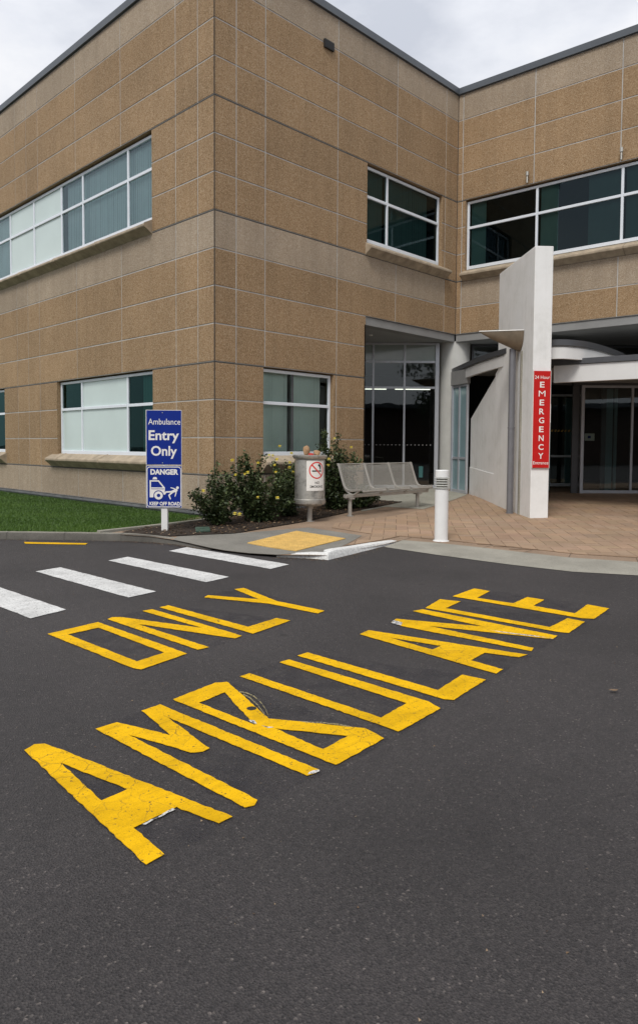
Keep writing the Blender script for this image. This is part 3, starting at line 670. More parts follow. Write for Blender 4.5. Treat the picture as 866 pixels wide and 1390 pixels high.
# utility lid in the bed
lid = empty('utility_lid', (-1.35, -1.45, H(-1.35, -1.45))); tag(lid, 'small green valve cover lying in the soil beside the sign post', 'utility cover')
mb = MB(); c = [(-1.60, -1.60), (-1.36, -1.68), (-1.08, -1.28), (-1.30, -1.16)]
mb.grid8([(x, y, .09) for x, y in c] + [(x, y, .135) for x, y in c]); rel(mb.build('lid', 'greenlid', lid, bevel=.012))
mb = MB(); mb.tube([(-1.40, -1.44, .137), (-1.30, -1.44, .137)], .008, 6); rel(mb.build('handle', 'greenlid', lid))
lf = MB()
def leafshape(mb, x, y, z, s_, a, curl=.3, tone=.5, cup=.0):
    pts = [(0, -1), (.45, -.35), (.5, .25), (0, 1), (-.5, .25), (-.45, -.35)]
    v = [(x + s_ * (p[0] * math.cos(a) - p[1] * math.sin(a)), y + s_ * (p[0] * math.sin(a) + p[1] * math.cos(a)), z + s_ * curl * abs(p[0]) * 1.5 + s_ * curl * (p[1] ** 2)) for p in pts]
    mb.face([v[0], v[1], v[2], v[3]], 0, tone); mb.face([v[0], v[3], v[4], v[5]], 0, tone * .8)
leafshape(lf, -4.06, -9.52, .006, .032, .8, .5, .8); tag(lf.build('fallen_leaf', 'litter'), 'single dry brown leaf on the asphalt right of the yellow lettering', 'leaf')

# ================================================================== HOSPITAL BUILDING
B = empty('hospital_building', (0, 0, 0)); tag(B, 'two storey tan aggregate panel building with pale bands and teal windows', 'building')
ZR = [.22, .965, 1.715, 2.47, 3.22, 3.965, 4.705, 5.435, 6.17, 6.905, 7.64, 8.37, 9.105, 9.82, 10.555, 11.25]
WL = lambda s, n, z: (-n, s, z)
WR = lambda s, n, z: (s, -n, z)
tdx, tdy = .0736, -.9973; tnx, tny = -.9973, -.0736
WT = lambda s, n, z: (8.383 + tdx * s + tnx * n, tdy * s + tny * n, z)
DARKJ = {1, 4, 8, 11}
def wall_panels(F, cols, openings, rows, flip=False, tan_cols=(), name='wall'):
    # openings: (s0, s1, k0, k1)
    mb = MB()
    for k in rows:
        z0, z1 = ZR[k], ZR[k + 1]; ops = [(a, b) for a, b, k0, k1 in openings if k0 <= k < k1]
        for ci, (c0, c1) in enumerate(zip(cols[:-1], cols[1:])):
            segs = [(c0, c1)]
            for a, b in ops:
                ns = []
                for p0, p1 in segs:
                    if b <= p0 or a >= p1: ns.append((p0, p1)); continue
                    if a > p0: ns.append((p0, a))
                    if b < p1: ns.append((b, p1))
                segs = ns
            for p0, p1 in segs:
                if p1 - p0 < .03: continue
                gl = .011 if abs(p0 - c0) < 1e-6 else 0; gr_ = .011 if abs(p1 - c1) < 1e-6 and ci < len(cols) - 2 else 0
                gb_ = .011; gt = .026 if (k + 1) in DARKJ else .011
                pale = k in (0, 7, 14) and not (k == 7 and ci in tan_cols)
                t = random.uniform(.91, 1.07)
                a0, a1, b0, b1 = p0 + gl, p1 - gr_, z0 + gb_, z1 - gt
                ch = .006
                fr_ = [F(a0 + ch, 0, b0 + ch), F(a1 - ch, 0, b0 + ch), F(a1 - ch, 0, b1 - ch), F(a0 + ch, 0, b1 - ch)]
                bk = [F(a0, -.016, b0), F(a1, -.016, b0), F(a1, -.016, b1), F(a0, -.016, b1)]
                o = (lambda l: l[::-1]) if flip else (lambda l: l)
                if ci == 0 and p0 == c0: mb.face(o([F(p0 - .008, -.0055, z0), F(p0 + .012, -.0055, z0), F(p0 + .012, -.0055, z1), F(p0 - .008, -.0055, z1)]), 3)
                mid = [F(a0 + .001, -.006, b0 + .001), F(a1 - .001, -.006, b0 + .001), F(a1 - .001, -.006, b1 - .001), F(a0 + .001, -.006, b1 - .001)]
                o = (lambda l: l[::-1]) if flip else (lambda l: l)
                mi = 1 if pale else 0
                mb.face(o(fr_), mi, t)
                for q_ in range(4):
                    r_ = (q_ + 1) % 4
                    mb.face(o([mid[q_], mid[r_], fr_[r_], fr_[q_]]), mi, t)
                    mb.face(o([bk[q_], bk[r_], mid[r_], mid[q_]]), mi, t)
                # backing behind the joints
                mb.face(o([F(p0, -.008, z0), F(p1, -.008, z0), F(p1, -.008, z1), F(p0, -.008, z1)]), 2)
                if (k + 1) in DARKJ: mb.face(o([F(p0, -.006, b1 - .003), F(p1, -.006, b1 - .003), F(p1, -.006, z1 + .002), F(p0, -.006, z1 + .002)]), 3)  # dark strip paints in the shade of a deep joint
    # reveals of the openings
    for a, b, k0, k1 in openings:
        if k0 == 0: continue
        z0, z1 = ZR[k0], ZR[k1]; d = .22; E_ = -.016
        for P_ in ([F(a, E_, z0), F(a, E_, z1), F(a, -d, z1), F(a, -d, z0)], [F(b, E_, z1), F(b, E_, z0), F(b, -d, z0), F(b, -d, z1)],
                   [F(a, E_, z1), F(b, E_, z1), F(b, -d, z1), F(a, -d, z1)], [F(b, E_, z0), F(a, E_, z0), F(a, -d, z0), F(b, -d, z0)]):
            mb.face(P_, 0, .95)
    return rel(mb.build(name, ['tan', 'pale', 'seal', 'groove'], B))
half = [0, .55, 1.32]
colsL = [0, .55, 1.32, 3.51, 5.69, 7.84, 8.57, 9.31, 11.5, 13.68, 15.86, 18]
colsR = [0, .55, 1.32, 3.52, 5.69, 7.82, 8.383]
colsT = [0, .156, 2.215, 4.37, 6.53, 8.69, 10.85, 13, 15]
wall_panels(WL, colsL, [(2.22, 6.84, 1, 4), (10.27, 14.6, 1, 4), (2.22, 16.2, 8, 11)], range(0, 15), flip=True, name='left_wall')
wall_panels(WR, colsR, [(1.28, 3.43, 1, 4), (4.54, 8.383, 0, 6), (4.56, 7.68, 8, 11)], range(0, 15), tan_cols=(5,), name='middle_wall')
wall_panels(WT, colsT, [(0, 15, 0, 6), (.26, 14.2, 8, 11)], range(6, 15), tan_cols=(0,), name='right_wall')

# inner core, roof, rear walls (plain)
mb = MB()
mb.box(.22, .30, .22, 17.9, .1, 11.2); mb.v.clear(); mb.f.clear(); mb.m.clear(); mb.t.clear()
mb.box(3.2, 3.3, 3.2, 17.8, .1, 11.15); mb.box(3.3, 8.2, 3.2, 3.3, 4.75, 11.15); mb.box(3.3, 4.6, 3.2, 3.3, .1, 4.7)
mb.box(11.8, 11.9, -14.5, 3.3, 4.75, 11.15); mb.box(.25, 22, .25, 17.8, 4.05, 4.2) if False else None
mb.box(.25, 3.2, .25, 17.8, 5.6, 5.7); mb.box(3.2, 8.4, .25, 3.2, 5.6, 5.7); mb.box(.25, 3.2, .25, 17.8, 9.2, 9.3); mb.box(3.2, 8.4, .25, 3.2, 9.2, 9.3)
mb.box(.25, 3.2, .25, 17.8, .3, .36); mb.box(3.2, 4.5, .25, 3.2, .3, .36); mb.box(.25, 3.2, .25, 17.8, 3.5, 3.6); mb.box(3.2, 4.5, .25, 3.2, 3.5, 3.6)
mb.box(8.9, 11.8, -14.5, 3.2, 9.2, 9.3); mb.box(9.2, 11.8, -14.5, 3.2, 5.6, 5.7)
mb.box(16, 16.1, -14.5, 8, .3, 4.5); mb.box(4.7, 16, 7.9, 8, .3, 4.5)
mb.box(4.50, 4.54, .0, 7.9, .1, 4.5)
mb.fbox(WT, -.3, 14.6, -1.9, -1.8, 5.7, 9.2); mb.box(4.2, 8.35, 1.7, 1.8, 5.7, 9.2); mb.box(8.28, 8.34, .25, 1.7, 5.7, 9.2); mb.box(8.42, 8.50, .10, 1.9, 5.7, 9.2)  # dark partitions added behind the upper windows to darken the rooms
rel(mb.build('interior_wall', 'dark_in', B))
mb = MB(); mb.box(.02, 22, .02, 17.98, 11.0, 11.15); mb.box(9.35, 22, -14.9, .02, 11.0, 11.15)
mb.face([(8.4, 0, 11.149), (8.4, -.05, 11.149), (9.46, -14.9, 11.149), (9.46, 0, 11.149)])
mb.box(21.9, 22, -14.9, 18, 0, 11.0); mb.box(0.02, 21.9, 17.9, 18, 0, 11.0); mb.box(9.5, 21.9, -14.95, -14.9, 0, 11.0)
rel(mb.build('roof', 'roof', B))
# coping
def strip_box(mb, P0, P1, z0, z1, mi=0):  # P0,P1 lists of outer / inner xy pairs
    mb.grid8([(*P0[0], z0), (*P0[1], z0), (*P1[1], z0), (*P1[0], z0), (*P0[0], z1), (*P0[1], z1), (*P1[1], z1), (*P1[0], z1)], mi)
mb = MB()
e = .055
co_out = [(-e, 18), (-e, -e), (8.383 - e * 1.04, -e), WT(15, e, 0)[:2]]
co_in = [(.35, 18), (.35, .35), (8.383 + .30, .35), WT(15, -.35, 0)[:2]]
for i in range(3): strip_box(mb, (co_out[i], co_out[i + 1]), (co_in[i], co_in[i + 1]), 11.255, 11.42)
rel(mb.build('coping', 'coping', B, weld=True))
# base flashing under the panels
mb = MB()
mb.box(-.008, .2, 0, 18, .10, .155, 0); mb.box(-.045, .2, -.02, 18, .155, .205, 0)
mb.box(.0, 4.54, .0 + .008, .2, .02, .14, 0); mb.box(-.03, 4.54, -.035, .2, .145, .205, 0)
rel(mb.build('base_flashing', 'base', B))

def window(F, s0, s1, z0, z1, mull, ztr, panes, glassname, sill=None, blinds=None, flip=False, depth=.10, fw=.065, thin=()):
    fr_ = MB(); n0, n1 = -depth - .06, -depth
    def bar(a0, a1, b0, b1, nn0=n0, nn1=n1, mi=0):
        if flip: fr_.grid8([F(a1, nn1, b0), F(a0, nn1, b0), F(a0, nn0, b0), F(a1, nn0, b0), F(a1, nn1, b1), F(a0, nn1, b1), F(a0, nn0, b1), F(a1, nn0, b1)], mi)
        else: fr_.fbox(F, a0, a1, nn0, nn1, b0, b1, mi)
    bar(s0, s0 + fw, z0, z1); bar(s1 - fw, s1, z0, z1); bar(s0 + fw, s1 - fw, z1 - fw, z1); bar(s0 + fw, s1 - fw, z0, z0 + fw * 1.35, n0, n1 + .02)
    for m_ in mull: bar(m_ - .032, m_ + .032, z0 + fw * 1.35, z1 - fw, n0 + .003, n1 - .003)
    for m_ in thin: bar(m_ - .028, m_ + .028, z0 + fw * 1.35, z1 - fw, n0 + .003, n1 - .022, 1)
    edges = [s0 + fw] + sorted(mull) + [s1 - fw]
    for a, b in zip(edges[:-1], edges[1:]):
        bar(a + (.032 if a != edges[0] else 0), b - (.032 if b != edges[-1] else 0), ztr - .034, ztr + .034, n0 + .006, n1 + .004)
    f = rel(fr_.build('window', ['frame', 'darkalu'], B, bevel=.006))
    gm = MB(); nm = -depth - .035
    mats = [glassname, 'film']
    for i, (a, b) in enumerate(zip(edges[:-1], edges[1:])):
        for j, (c, d) in enumerate(((z0, ztr), (ztr, z1))):
            kind = panes[i][j] if panes else 0
            P_ = [F(a, nm, c), F(b, nm, c), F(b, nm, d), F(a, nm, d)]
            gm.face(P_[::-1] if flip else P_, kind)
    rel(gm.build('pane', mats, f))
    if blinds:
        for (a, b, c, d, bmat) in blinds:
            bm_ = MB(); k = max(1, int((b - a) / .089)); st = (b - a) / k
            for i in range(k):
                x = a + i * st; w_ = st * 1.04; tw = random.uniform(.002, .007) if bmat < 2 else .002
                P_ = [F(x, -depth - .15, c), F(x + w_, -depth - .15 - tw, c), F(x + w_, -depth - .15 - tw, d), F(x, -depth - .15, d)]
                bm_.face(P_[::-1] if flip else P_, bmat, random.uniform(.9, 1))
            rel(bm_.build('blind', ['blind', 'blindd'], f, weld=True))
    if sill:
        a, b, zt, drop = sill; sm = MB()
        prof = [(-depth - .05, zt), (-.02, zt - .03), (.19, zt - .14), (.20, zt - .15), (.20, zt - .205), (.17, zt - .215), (.0, zt - drop), (-depth - .05, zt - drop)]
        seg = [a]; c = a
        while c < b - 2.5: c += 2.17; seg.append(c)
        seg.append(b)
        for p0, p1 in zip(seg[:-1], seg[1:]):
            i = len(sm.v); p1_ = p1 - .008
            for s_ in (p0, p1_):
                for n_, z_ in prof: sm.v.append(F(s_, n_, z_))
            K_ = len(prof)
            for q_ in range(K_):
                r_ = (q_ + 1) % K_
                sm.f.append((i + q_, i + r_, i + K_ + r_, i + K_ + q_) if not flip else (i + q_, i + K_ + q_, i + K_ + r_, i + r_)); sm.m.append(0); sm.t.append(1)
            sm.f.append(tuple(i + q_ for q_ in range(K_))[::-1]); sm.m.append(0); sm.t.append(1)
            sm.f.append(tuple(i + K_ + q_ for q_ in range(K_))); sm.m.append(0); sm.t.append(1)
        rel(sm.build('sill', 'sill', f, bevel=.012))
    return f
# left wall
window(WL, 2.24, 6.82, 1.31, 3.19, [3.45, 5.67], 2.47, [(0, 0), (1, 1), (1, 0)], 'teal', sill=(2.15, 7.15, 1.33, .36), flip=True,
       blinds=[(2.3, 3.0, 1.35, 3.15, 1)])
window(WL, 10.3, 14.55, 1.31, 3.19, [11.4, 13.5], 2.47, [(0, 0), (0, 0), (1, 1)], 'teal', sill=(10.15, 14.8, 1.33, .36), flip=True)
pn = [(0, 0), (0, 0), (0, 0), (1, 1), (1, 1), (0, 0), (0, 0), (1, 1)]
window(WL, 2.23, 16.18, 6.45, 8.33, [3.37, 5.52, 6.68, 8.34, 9.95, 12.1, 13.2], 7.59, pn, 'tealup', sill=(2.2, 16.3, 6.47, .33), flip=True,
       blinds=[(2.3, 6.6, 6.45, 8.3, 0), (10.0, 16, 6.45, 8.3, 0)])
# middle wall
window(WR, 1.285, 3.425, 1.34, 3.19, [], 2.47, None, 'tealmid', thin=(2.235,), sill=(1.22, 3.5, 1.36, .39), blinds=[(1.3, 2.19, 1.3, 3.2, 0), (2.29, 3.22, 1.3, 3.2, 0)])
window(WR, 4.565, 7.67, 6.50, 8.33, [5.45], 7.61, None, 'tealdark', sill=(4.50, 7.9, 6.50, .34), blinds=[(4.6, 5.42, 6.4, 8.3, 1), (5.5, 7.3, 6.4, 8.3, 1)])
# right wall
window(WT, .265, 14.2, 6.47, 8.33, [2.27, 4.40, 6.56, 8.72, 10.88, 13.0], 7.61, None, 'tealdark', sill=(.20, 14.3, 6.47, .32),
       blinds=[(.32, .76, 6.4, 8.3, 0), (2.32, 2.78, 6.4, 8.3, 0), (3.55, 4.36, 6.4, 8.3, 1), (4.45, 6.5, 6.4, 8.3, 1)])
# fascia beam and soffit over the recess
mb = MB()
mb.box(4.54, 8.40, .035, .30, 4.50, 4.70)
mb.fbox(WT, 0.0, 14.8, -.30, -.035, 4.50, 4.70)
rel(mb.build('fascia', 'fascia', B, bevel=.006))
mb = MB(); mb.box(4.54, 21.9, .30, 7.9, 4.515, 4.60); mb.face([WT(-.3, -.3, 4.515), WT(14.8, -.3, 4.515), (21.9, -14.7, 4.515), (21.9, .3, 4.515)][::1])
rel(mb.build('soffit', 'soffit', B))
mb = MB(); mb.lathe([(.0, 4.49), (.05, 4.49), (.06, 4.514)], 14, 0, (5.9, 1.0)); rel(mb.build('ceiling_sensor', 'white', B))
# round column
mb = MB(); mb.lathe([(.43, .3), (.43, 4.52)], 48, 0, (8.78, .27)); rel(mb.build('column', 'column', B, smooth=True, weld=True))
# lobby glazing facing the road corner
a0 = Vector((8.27, .45)); dg = Vector((-.700, .714)).normalized(); ng = Vector((-.714, -.700))
WG = lambda s, n, z: (a0.x + dg.x * s + ng.x * n, a0.y + dg.y * s + ng.y * n, z)
def glazing(name, F, s0, s1, z0, z1, mull, trans, mat, glassmats, pf=None, wide_end=.11, fwd=.05, base=True):
    mb = MB()
    def bar(a, b, c, d, n0=-.03, n1=.03): mb.grid8([F(b, n1, c), F(a, n1, c), F(a, n0, c), F(b, n0, c), F(b, n1, d), F(a, n1, d), F(a, n0, d), F(b, n0, d)])
    bar(s0, s0 + wide_end, z0, z1, -.04, .05); bar(s1 - fwd, s1, z0, z1)
    bar(s0 + wide_end, s1 - fwd, z1 - .06, z1); 
    if base: bar(s0 + wide_end, s1 - fwd, z0, z0 + .09)
    for m_ in mull: bar(m_ - .03, m_ + .03, z0 + (.09 if base else 0), z1 - .06, -.025, .027)
    ed_ = [s0 + wide_end] + list(mull) + [s1 - fwd]
    for t_ in trans:
        for a, b in zip(ed_[:-1], ed_[1:]): bar(a + .03 if a in mull else a, b - .03 if b in mull else b, t_ - .032, t_ + .032, -.02, .022)
    f = rel(mb.build(name, mat, B, bevel=.004))
    gm = MB(); zs = [z0] + list(trans) + [z1]
    for i, (a, b) in enumerate(zip(ed_[:-1], ed_[1:])):
        for j, (c, d) in enumerate(zip(zs[:-1], zs[1:])):
            gm.face([F(b, 0, c), F(a, 0, c), F(a, 0, d), F(b, 0, d)], pf(i, j) if pf else 0)
    rel(gm.build('pane', glassmats, f))
    return f
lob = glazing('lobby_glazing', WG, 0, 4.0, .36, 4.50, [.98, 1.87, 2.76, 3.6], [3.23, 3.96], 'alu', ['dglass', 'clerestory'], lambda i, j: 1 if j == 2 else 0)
# row of dots on the glass
mb = MB()
for s_ in [x * .11 for x in range(2, 30)]:
    if abs(s_ - .98) < .05 or abs(s_ - 1.87) < .05 or s_ < .15: continue
    c = Vector(WG(s_, .012, 1.60)); 
    mb.face([tuple(c + Vector((dg.x, dg.y, 0)) * (.017 * math.cos(a * PI / 4)) + Vector((0, 0, .017 * math.sin(a * PI / 4)))) for a in range(8)])
pieces(mb, 'safety_dot', 'fascia', lob)
# batten lights inside the lobby
for x0, y0, x1, y1 in ((9.3, 3.2, 8.3, 4.2), (8.2, 4.3, 7.2, 5.3), (10.3, 2.2, 9.5, 3.0)):
    mb = MB(); mb.tube([(x0, y0, 3.42), (x1, y1, 3.42)], .035, 8); rel(mb.build('batten_light', 'lamp', B))
mb = MB(); mb.lathe([(0, .62), (.06, .62), (.065, .95), (.0, .96)], 14, 0, (8.9, 1.5)); rel(mb.build('floor_lamp', 'teallamp', B))
# clerestory band behind the canopy (dark glass between column and right)
pA = Vector((9.15, -.05)); pB = Vector((13.6, -4.6)); dC = (pB - pA).normalized(); nC = Vector((dC.y, -dC.x)) 
if nC.x > 0: nC = -nC
WC = lambda s, n, z: (pA.x + dC.x * s + nC.x * n, pA.y + dC.y * s + nC.y * n, z)
glazing('clerestory', lambda s, n, z: WC(s, n, z), 0, 13, 3.75, 4.5, [1.2, 2.5, 3.8, 5.1, 6.4, 7.7, 9, 10.3, 11.6], [], 'darkalu', ['dglass'], wide_end=.06)
# vestibule side glass next to the fin wall
A_ = Vector((7.90, -.28)); B_ = Vector((7.49, -1.02))
dV = (B_ - A_).normalized(); nV = Vector((dV.y, -dV.x)); 
if nV.x > 0: nV = -nV
WV = lambda s, n, z: (A_.x + dV.x * s + nV.x * n, A_.y + dV.y * s + nV.y * n, z)
glazing('side_light', WV, 0, .85, .315, 3.22, [.40], [1.25], 'alu', ['bluefilm'], wide_end=.05)
mb = MB(); mb.fbox(WV, -.02, .88, -.05, .06, 3.223, 3.60); rel(mb.build('side_light_head', 'fascia', B, bevel=.004))
# entrance doors facing the road, right of the pillar
D0 = Vector((9.69, -3.09)); dD = Vector((.70, -.714)).normalized(); nD = Vector((-.714, -.70))
WD = lambda s, n, z: (D0.x + dD.x * s + nD.x * n, D0.y + dD.y * s + nD.y * n, z)
dr = glazing('entrance_glazing', WD, 0, 5.2, .335, 3.20, [1.36, 2.45, 3.5, 4.5], [], 'alu', ['dglass'], wide_end=.085)
mb = MB()   # darker leaf stiles just behind
for s_ in (.62,): mb.fbox(WD, s_, s_ + .12, -.22, -.16, .36, 3.15)
mb.fbox(WD, -.20, -.01, -.10, -.04, .33, 3.2)
pieces(mb, 'sliding_door_stile', 'darkalu', dr)
mb = MB(); mb.fbox(WD, .80, 1.02, -.45, -.40, .36, 3.15); mb.fbox(WD, 1.06, 1.14, -.45, -.40, .36, 3.15); mb.fbox(WD, -1.55 + .9, -1.40 + .9, -.9, -.86, .36, 3.1)
pieces(mb, 'inner_leaf', 'bluefilm', dr)
mb = MB(); mb.fbox(WD, .12, .38, -.012, -.006, 1.74, 1.93); rel(mb.build('door_notice', 'signw', dr))
mb = MB(); mb.fbox(WD, .20, .28, -.005, -.002, 1.80, 1.87); rel(mb.build('notice_symbol', 'blue', dr))
# deep inner doors behind the pillar
WE = lambda s, n, z: WD(s - 2.2, n - 1.9, z)
dd_ = glazing('inner_door', WE, .9, 2.95, .42, 3.1, [1.75], [1.30], 'alu', ['dglass'], wide_end=.07, fwd=.06)
mb = MB(); mb.fbox(WE, 2.46, 2.66, -.05, -.03, .52, 3.0); rel(mb.build('inner_leaf', 'bluefilm', dd_))
mb = MB()
for i in range(11): mb.grid8([WE(1.62 + i * .10, .032, 2.01), WE(1.67 + i * .10, .032, 2.01), WE(1.67 + i * .10, .028, 2.01), WE(1.62 + i * .10, .028, 2.01), WE(1.65 + i * .10, .032, 2.07), WE(1.70 + i * .10, .032, 2.07), WE(1.70 + i * .10, .028, 2.07), WE(1.65 + i * .10, .028, 2.07)])
rel(mb.build('hazard_tape', plain('tape_yellow', (.55, .40, .05), .5) and 'tactile', dd_))
# wall vent and small brackets
mb = MB(); mb.box(3.02, 3.32, -.05, .02, 10.44, 10.62); 
for i in range(4): mb.box(3.03, 3.31, -.058, -.051, 10.46 + i * .04, 10.475 + i * .04)
rel(mb.build('wall_vent', 'black', B))
for s_ in (2.08, 4.42):
    mb = MB(); c = WT(s_, .10, 0); mb.tube([(c[0], c[1], 8.38), (c[0], c[1], 8.60)], .022, 8); mb.tube([(c[0], c[1], 8.56), (c[0], c[1], 8.66)], .04, 10)
    c2 = WT(s_, -.01, 0); mb.tube([(c[0], c[1], 8.5), (c2[0], c2[1], 8.5)], .012, 6)
    rel(mb.build('bracket', 'steel', B))

# entrance canopy: curved ring roof and flat front beam
ring = [(8.46, .13), (7.6, -.80), (6.74, -1.75), (6.2, -2.42), (5.74, -3.03), (5.40, -3.62), (5.20, -4.10), (5.16, -4.45), (5.30, -4.70), (5.72, -4.86), (6.2, -4.90), (6.76, -4.88), (7.6, -4.80), (8.5, -4.65), (9.6, -4.3), (10.6, -3.7)]
def catmull(P, k=5):
    out = []
    for i in range(len(P) - 1):
        p0 = Vector(P[max(0, i - 1)]); p1 = Vector(P[i]); p2 = Vector(P[i + 1]); p3 = Vector(P[min(len(P) - 1, i + 2)])
        for q_ in range(k):
            t = q_ / k; out.append(tuple(.5 * ((2 * p1) + (-p0 + p2) * t + (2 * p0 - 5 * p1 + 4 * p2 - p3) * t * t + (-p0 + 3 * p1 - 3 * p2 + p3) * t ** 3)))
    out.append(P[-1]); return out
rc = catmull(ring)
def band(mb, line, z0, z1, t, off=0):
    rows = []
    for i, p in enumerate(line):
        a = line[max(0, i - 1)]; b = line[min(len(line) - 1, i + 1)]; dx, dy = b[0] - a[0], b[1] - a[1]; L = math.hypot(dx, dy); nx, ny = -dy / L, dx / L
        o_ = (p[0] - nx * off, p[1] - ny * off); i_ = (p[0] + nx * t, p[1] + ny * t)
        rows.append([(o_[0], o_[1], z0), (o_[0], o_[1], z1), (i_[0], i_[1], z1), (i_[0], i_[1], z0)])
    for r0, r1 in zip(rows[:-1], rows[1:]):
        for q_ in range(4): mb.face([r0[q_], r1[q_], r1[(q_ + 1) % 4], r0[(q_ + 1) % 4]])
# note: walking the ring this way the inside is on the left
mb = MB(); band(mb, rc, 3.635, 3.755, .35, -(-.03)); 
cn = rel(mb.build('entrance_canopy', 'darkalu', B, weld=True, smooth=True))
mb = MB(); band(mb, rc, 3.37, 3.632, .09); rel(mb.build('canopy_fascia', 'whitefascia', cn, weld=True, smooth=True))
mb = MB(); l = [(x, y) for x, y in rc] + [(11.2, -2.6), (9.4, -.3)]; mb.prism([l], 3.69, 3.60); rel(mb.build('canopy_roof', 'soffit', cn))
fb0 = Vector((5.70, -4.29)); fb1 = Vector((6.45, -9.6)); dF = (fb1 - fb0).normalized(); nF = Vector((dF.y, -dF.x))
if nF.x > 0: nF = -nF
WF = lambda s, n, z: (fb0.x + dF.x * s + nF.x * n, fb0.y + dF.y * s + nF.y * n, z)
mb = MB(); mb.fbox(WF, -.02, 5.4, -.10, 0, 2.93, 3.29); bb = rel(mb.build('canopy_beam', 'whitefascia', B, bevel=.006))
mb = MB(); mb.fbox(WF, -.45, 5.45, -.30, .035, 3.295, 3.41); rel(mb.build('beam_coping', 'darkalu', bb, bevel=.004))
mb = MB(); mb.face([WF(-.02, -.1, 3.27), WF(5.4, -.1, 3.27), (12.5, -9.5, 3.27), (12.5, -5.0, 3.27), (9.75, -2.9, 3.27), (8.2, -2.2, 3.27)])
mb.face([WF(-.02, -.1, 3.36), WF(5.4, -.1, 3.36), (12.5, -9.5, 3.36), (12.5, -5.0, 3.36), (9.75, -2.9, 3.36), (8.2, -2.2, 3.36)])
rel(mb.build('canopy_ceiling', 'soffit', bb))
mb = MB(); mb.face([(8.2, -2.2, 3.2), (9.75, -2.95, 3.2), (9.75, -2.95, 4.4), (8.2, -2.2, 4.4)]) ; mb.fbox(WD, -.2, 5.3, -.06, .02, 3.205, 3.75)
rel(mb.build('door_head', 'darkalu', bb))

# ================================================================== FIN WALL (white sign pylon)
f0 = Vector((4.46, -4.44)); dfn = Vector((3.09, 3.37)).normalized(); mfn = Vector((dfn.y, -dfn.x))
WP = lambda s, n, z: (f0.x + dfn.x * s - mfn.x * n, f0.y + dfn.y * s - mfn.y * n, z)     # n>0 : out of the left face
py = empty('fin_wall', (f0.x, f0.y, .1)); tag(py, 'tall white rendered fin wall with lower sloping wing at the entrance', 'wall')
def profile_prism(mb, prof, n0, n1):
    i = len(mb.v); K_ = len(prof)
    for n_ in (n1, n0):
        for s_, z_ in prof: mb.v.append(WP(s_, n_, z_))
    mb.f.append(tuple(i + q_ for q_ in range(K_))[::-1]); mb.m.append(0); mb.t.append(1)
    mb.f.append(tuple(i + K_ + q_ for q_ in range(K_))); mb.m.append(0); mb.t.append(1)
    for q_ in range(K_):
        r_ = (q_ + 1) % K_; mb.f.append((i + q_, i + r_, i + K_ + r_, i + K_ + q_)); mb.m.append(0); mb.t.append(1)
mb = MB(); profile_prism(mb, [(0, .08), (2.28, .1), (2.28, 5.52), (0, 5.52)], -.37, 0); rel(mb.build('pylon', 'render', py, bevel=.012))
mb = MB(); profile_prism(mb, [(2.284, .1), (4.68, .2), (4.68, 2.30), (2.284, 3.34)], -.30, -.035); rel(mb.build('wing', 'render', py, bevel=.012))
mb = MB(); profile_prism(mb, [(2.284, .1), (2.46, .1), (2.46, 3.262), (2.284, 3.34)], -.033, -.004)
profile_prism(mb, [(2.465, .1), (4.68, .2), (4.68, 1.02), (2.465, .92)], -.033, -.018)
rel(mb.build('raised_border', 'render', py, bevel=.005))
# sign board on the pylon end
sg = empty('wall_sign', WP(0, -.185, 1.13)); tag(sg, 'tall narrow red sign with white letters reading EMERGENCY on the white pylon', 'sign')
def TP(x, y): return (f0.x - dfn.x * .040 + mfn.x * x, f0.y - dfn.y * .040 + mfn.y * x, y)
mb = MB()
def slab(mb, o, ax, nrm, x0, x1, z0, z1, n0, n1, mi=0):
    P_ = lambda x, n, z: (o[0] + ax[0] * x + nrm[0] * n, o[1] + ax[1] * x + nrm[1] * n, z)
    mb.grid8([P_(x0, n1, z0), P_(x1, n1, z0), P_(x1, n0, z0), P_(x0, n0, z0), P_(x0, n1, z1), P_(x1, n1, z1), P_(x1, n0, z1), P_(x0, n0, z1)], mi)
slab(mb, f0, mfn, -dfn, .012, .352, 1.15, 3.07, .010, .038); rel(mb.build('sign_board', 'red', sg, bevel=.003))
mb = MB(); slab(mb, f0, mfn, -dfn, .352, .360, 1.14, 3.08, .004, .036); slab(mb, f0, mfn, -dfn, .002, .0115, 1.14, 3.08, .004, .036)
rel(mb.build('sign_edge', 'signw', sg))
mb = MB()
text_fit(mb, '24 Hour', (.030, .335, 2.912, 2.978), TP, .006)
for i, ch in enumerate('EMERGENCY'):
    zc = 2.745 - i * .1765; wd = {'M': .135, 'E': .092, 'R': .10, 'G': .105, 'N': .10, 'C': .105, 'Y': .105}[ch]
    text_fit(mb, ch, (.182 - wd / 2, .182 + wd / 2, zc - .003, zc + .112), TP, {'M': .0, 'G': .014, 'R': .014}.get(ch, .02))
text_fit(mb, 'Entrance', (.026, .339, 1.218, 1.282), TP, .006)
pieces(mb, 'letter', 'signw', sg)
mb = MB(); slab(mb, f0, mfn, -dfn, .371, .392, 2.05, 2.42, -.16, -.03); rel(mb.build('side_plate', 'white', py))

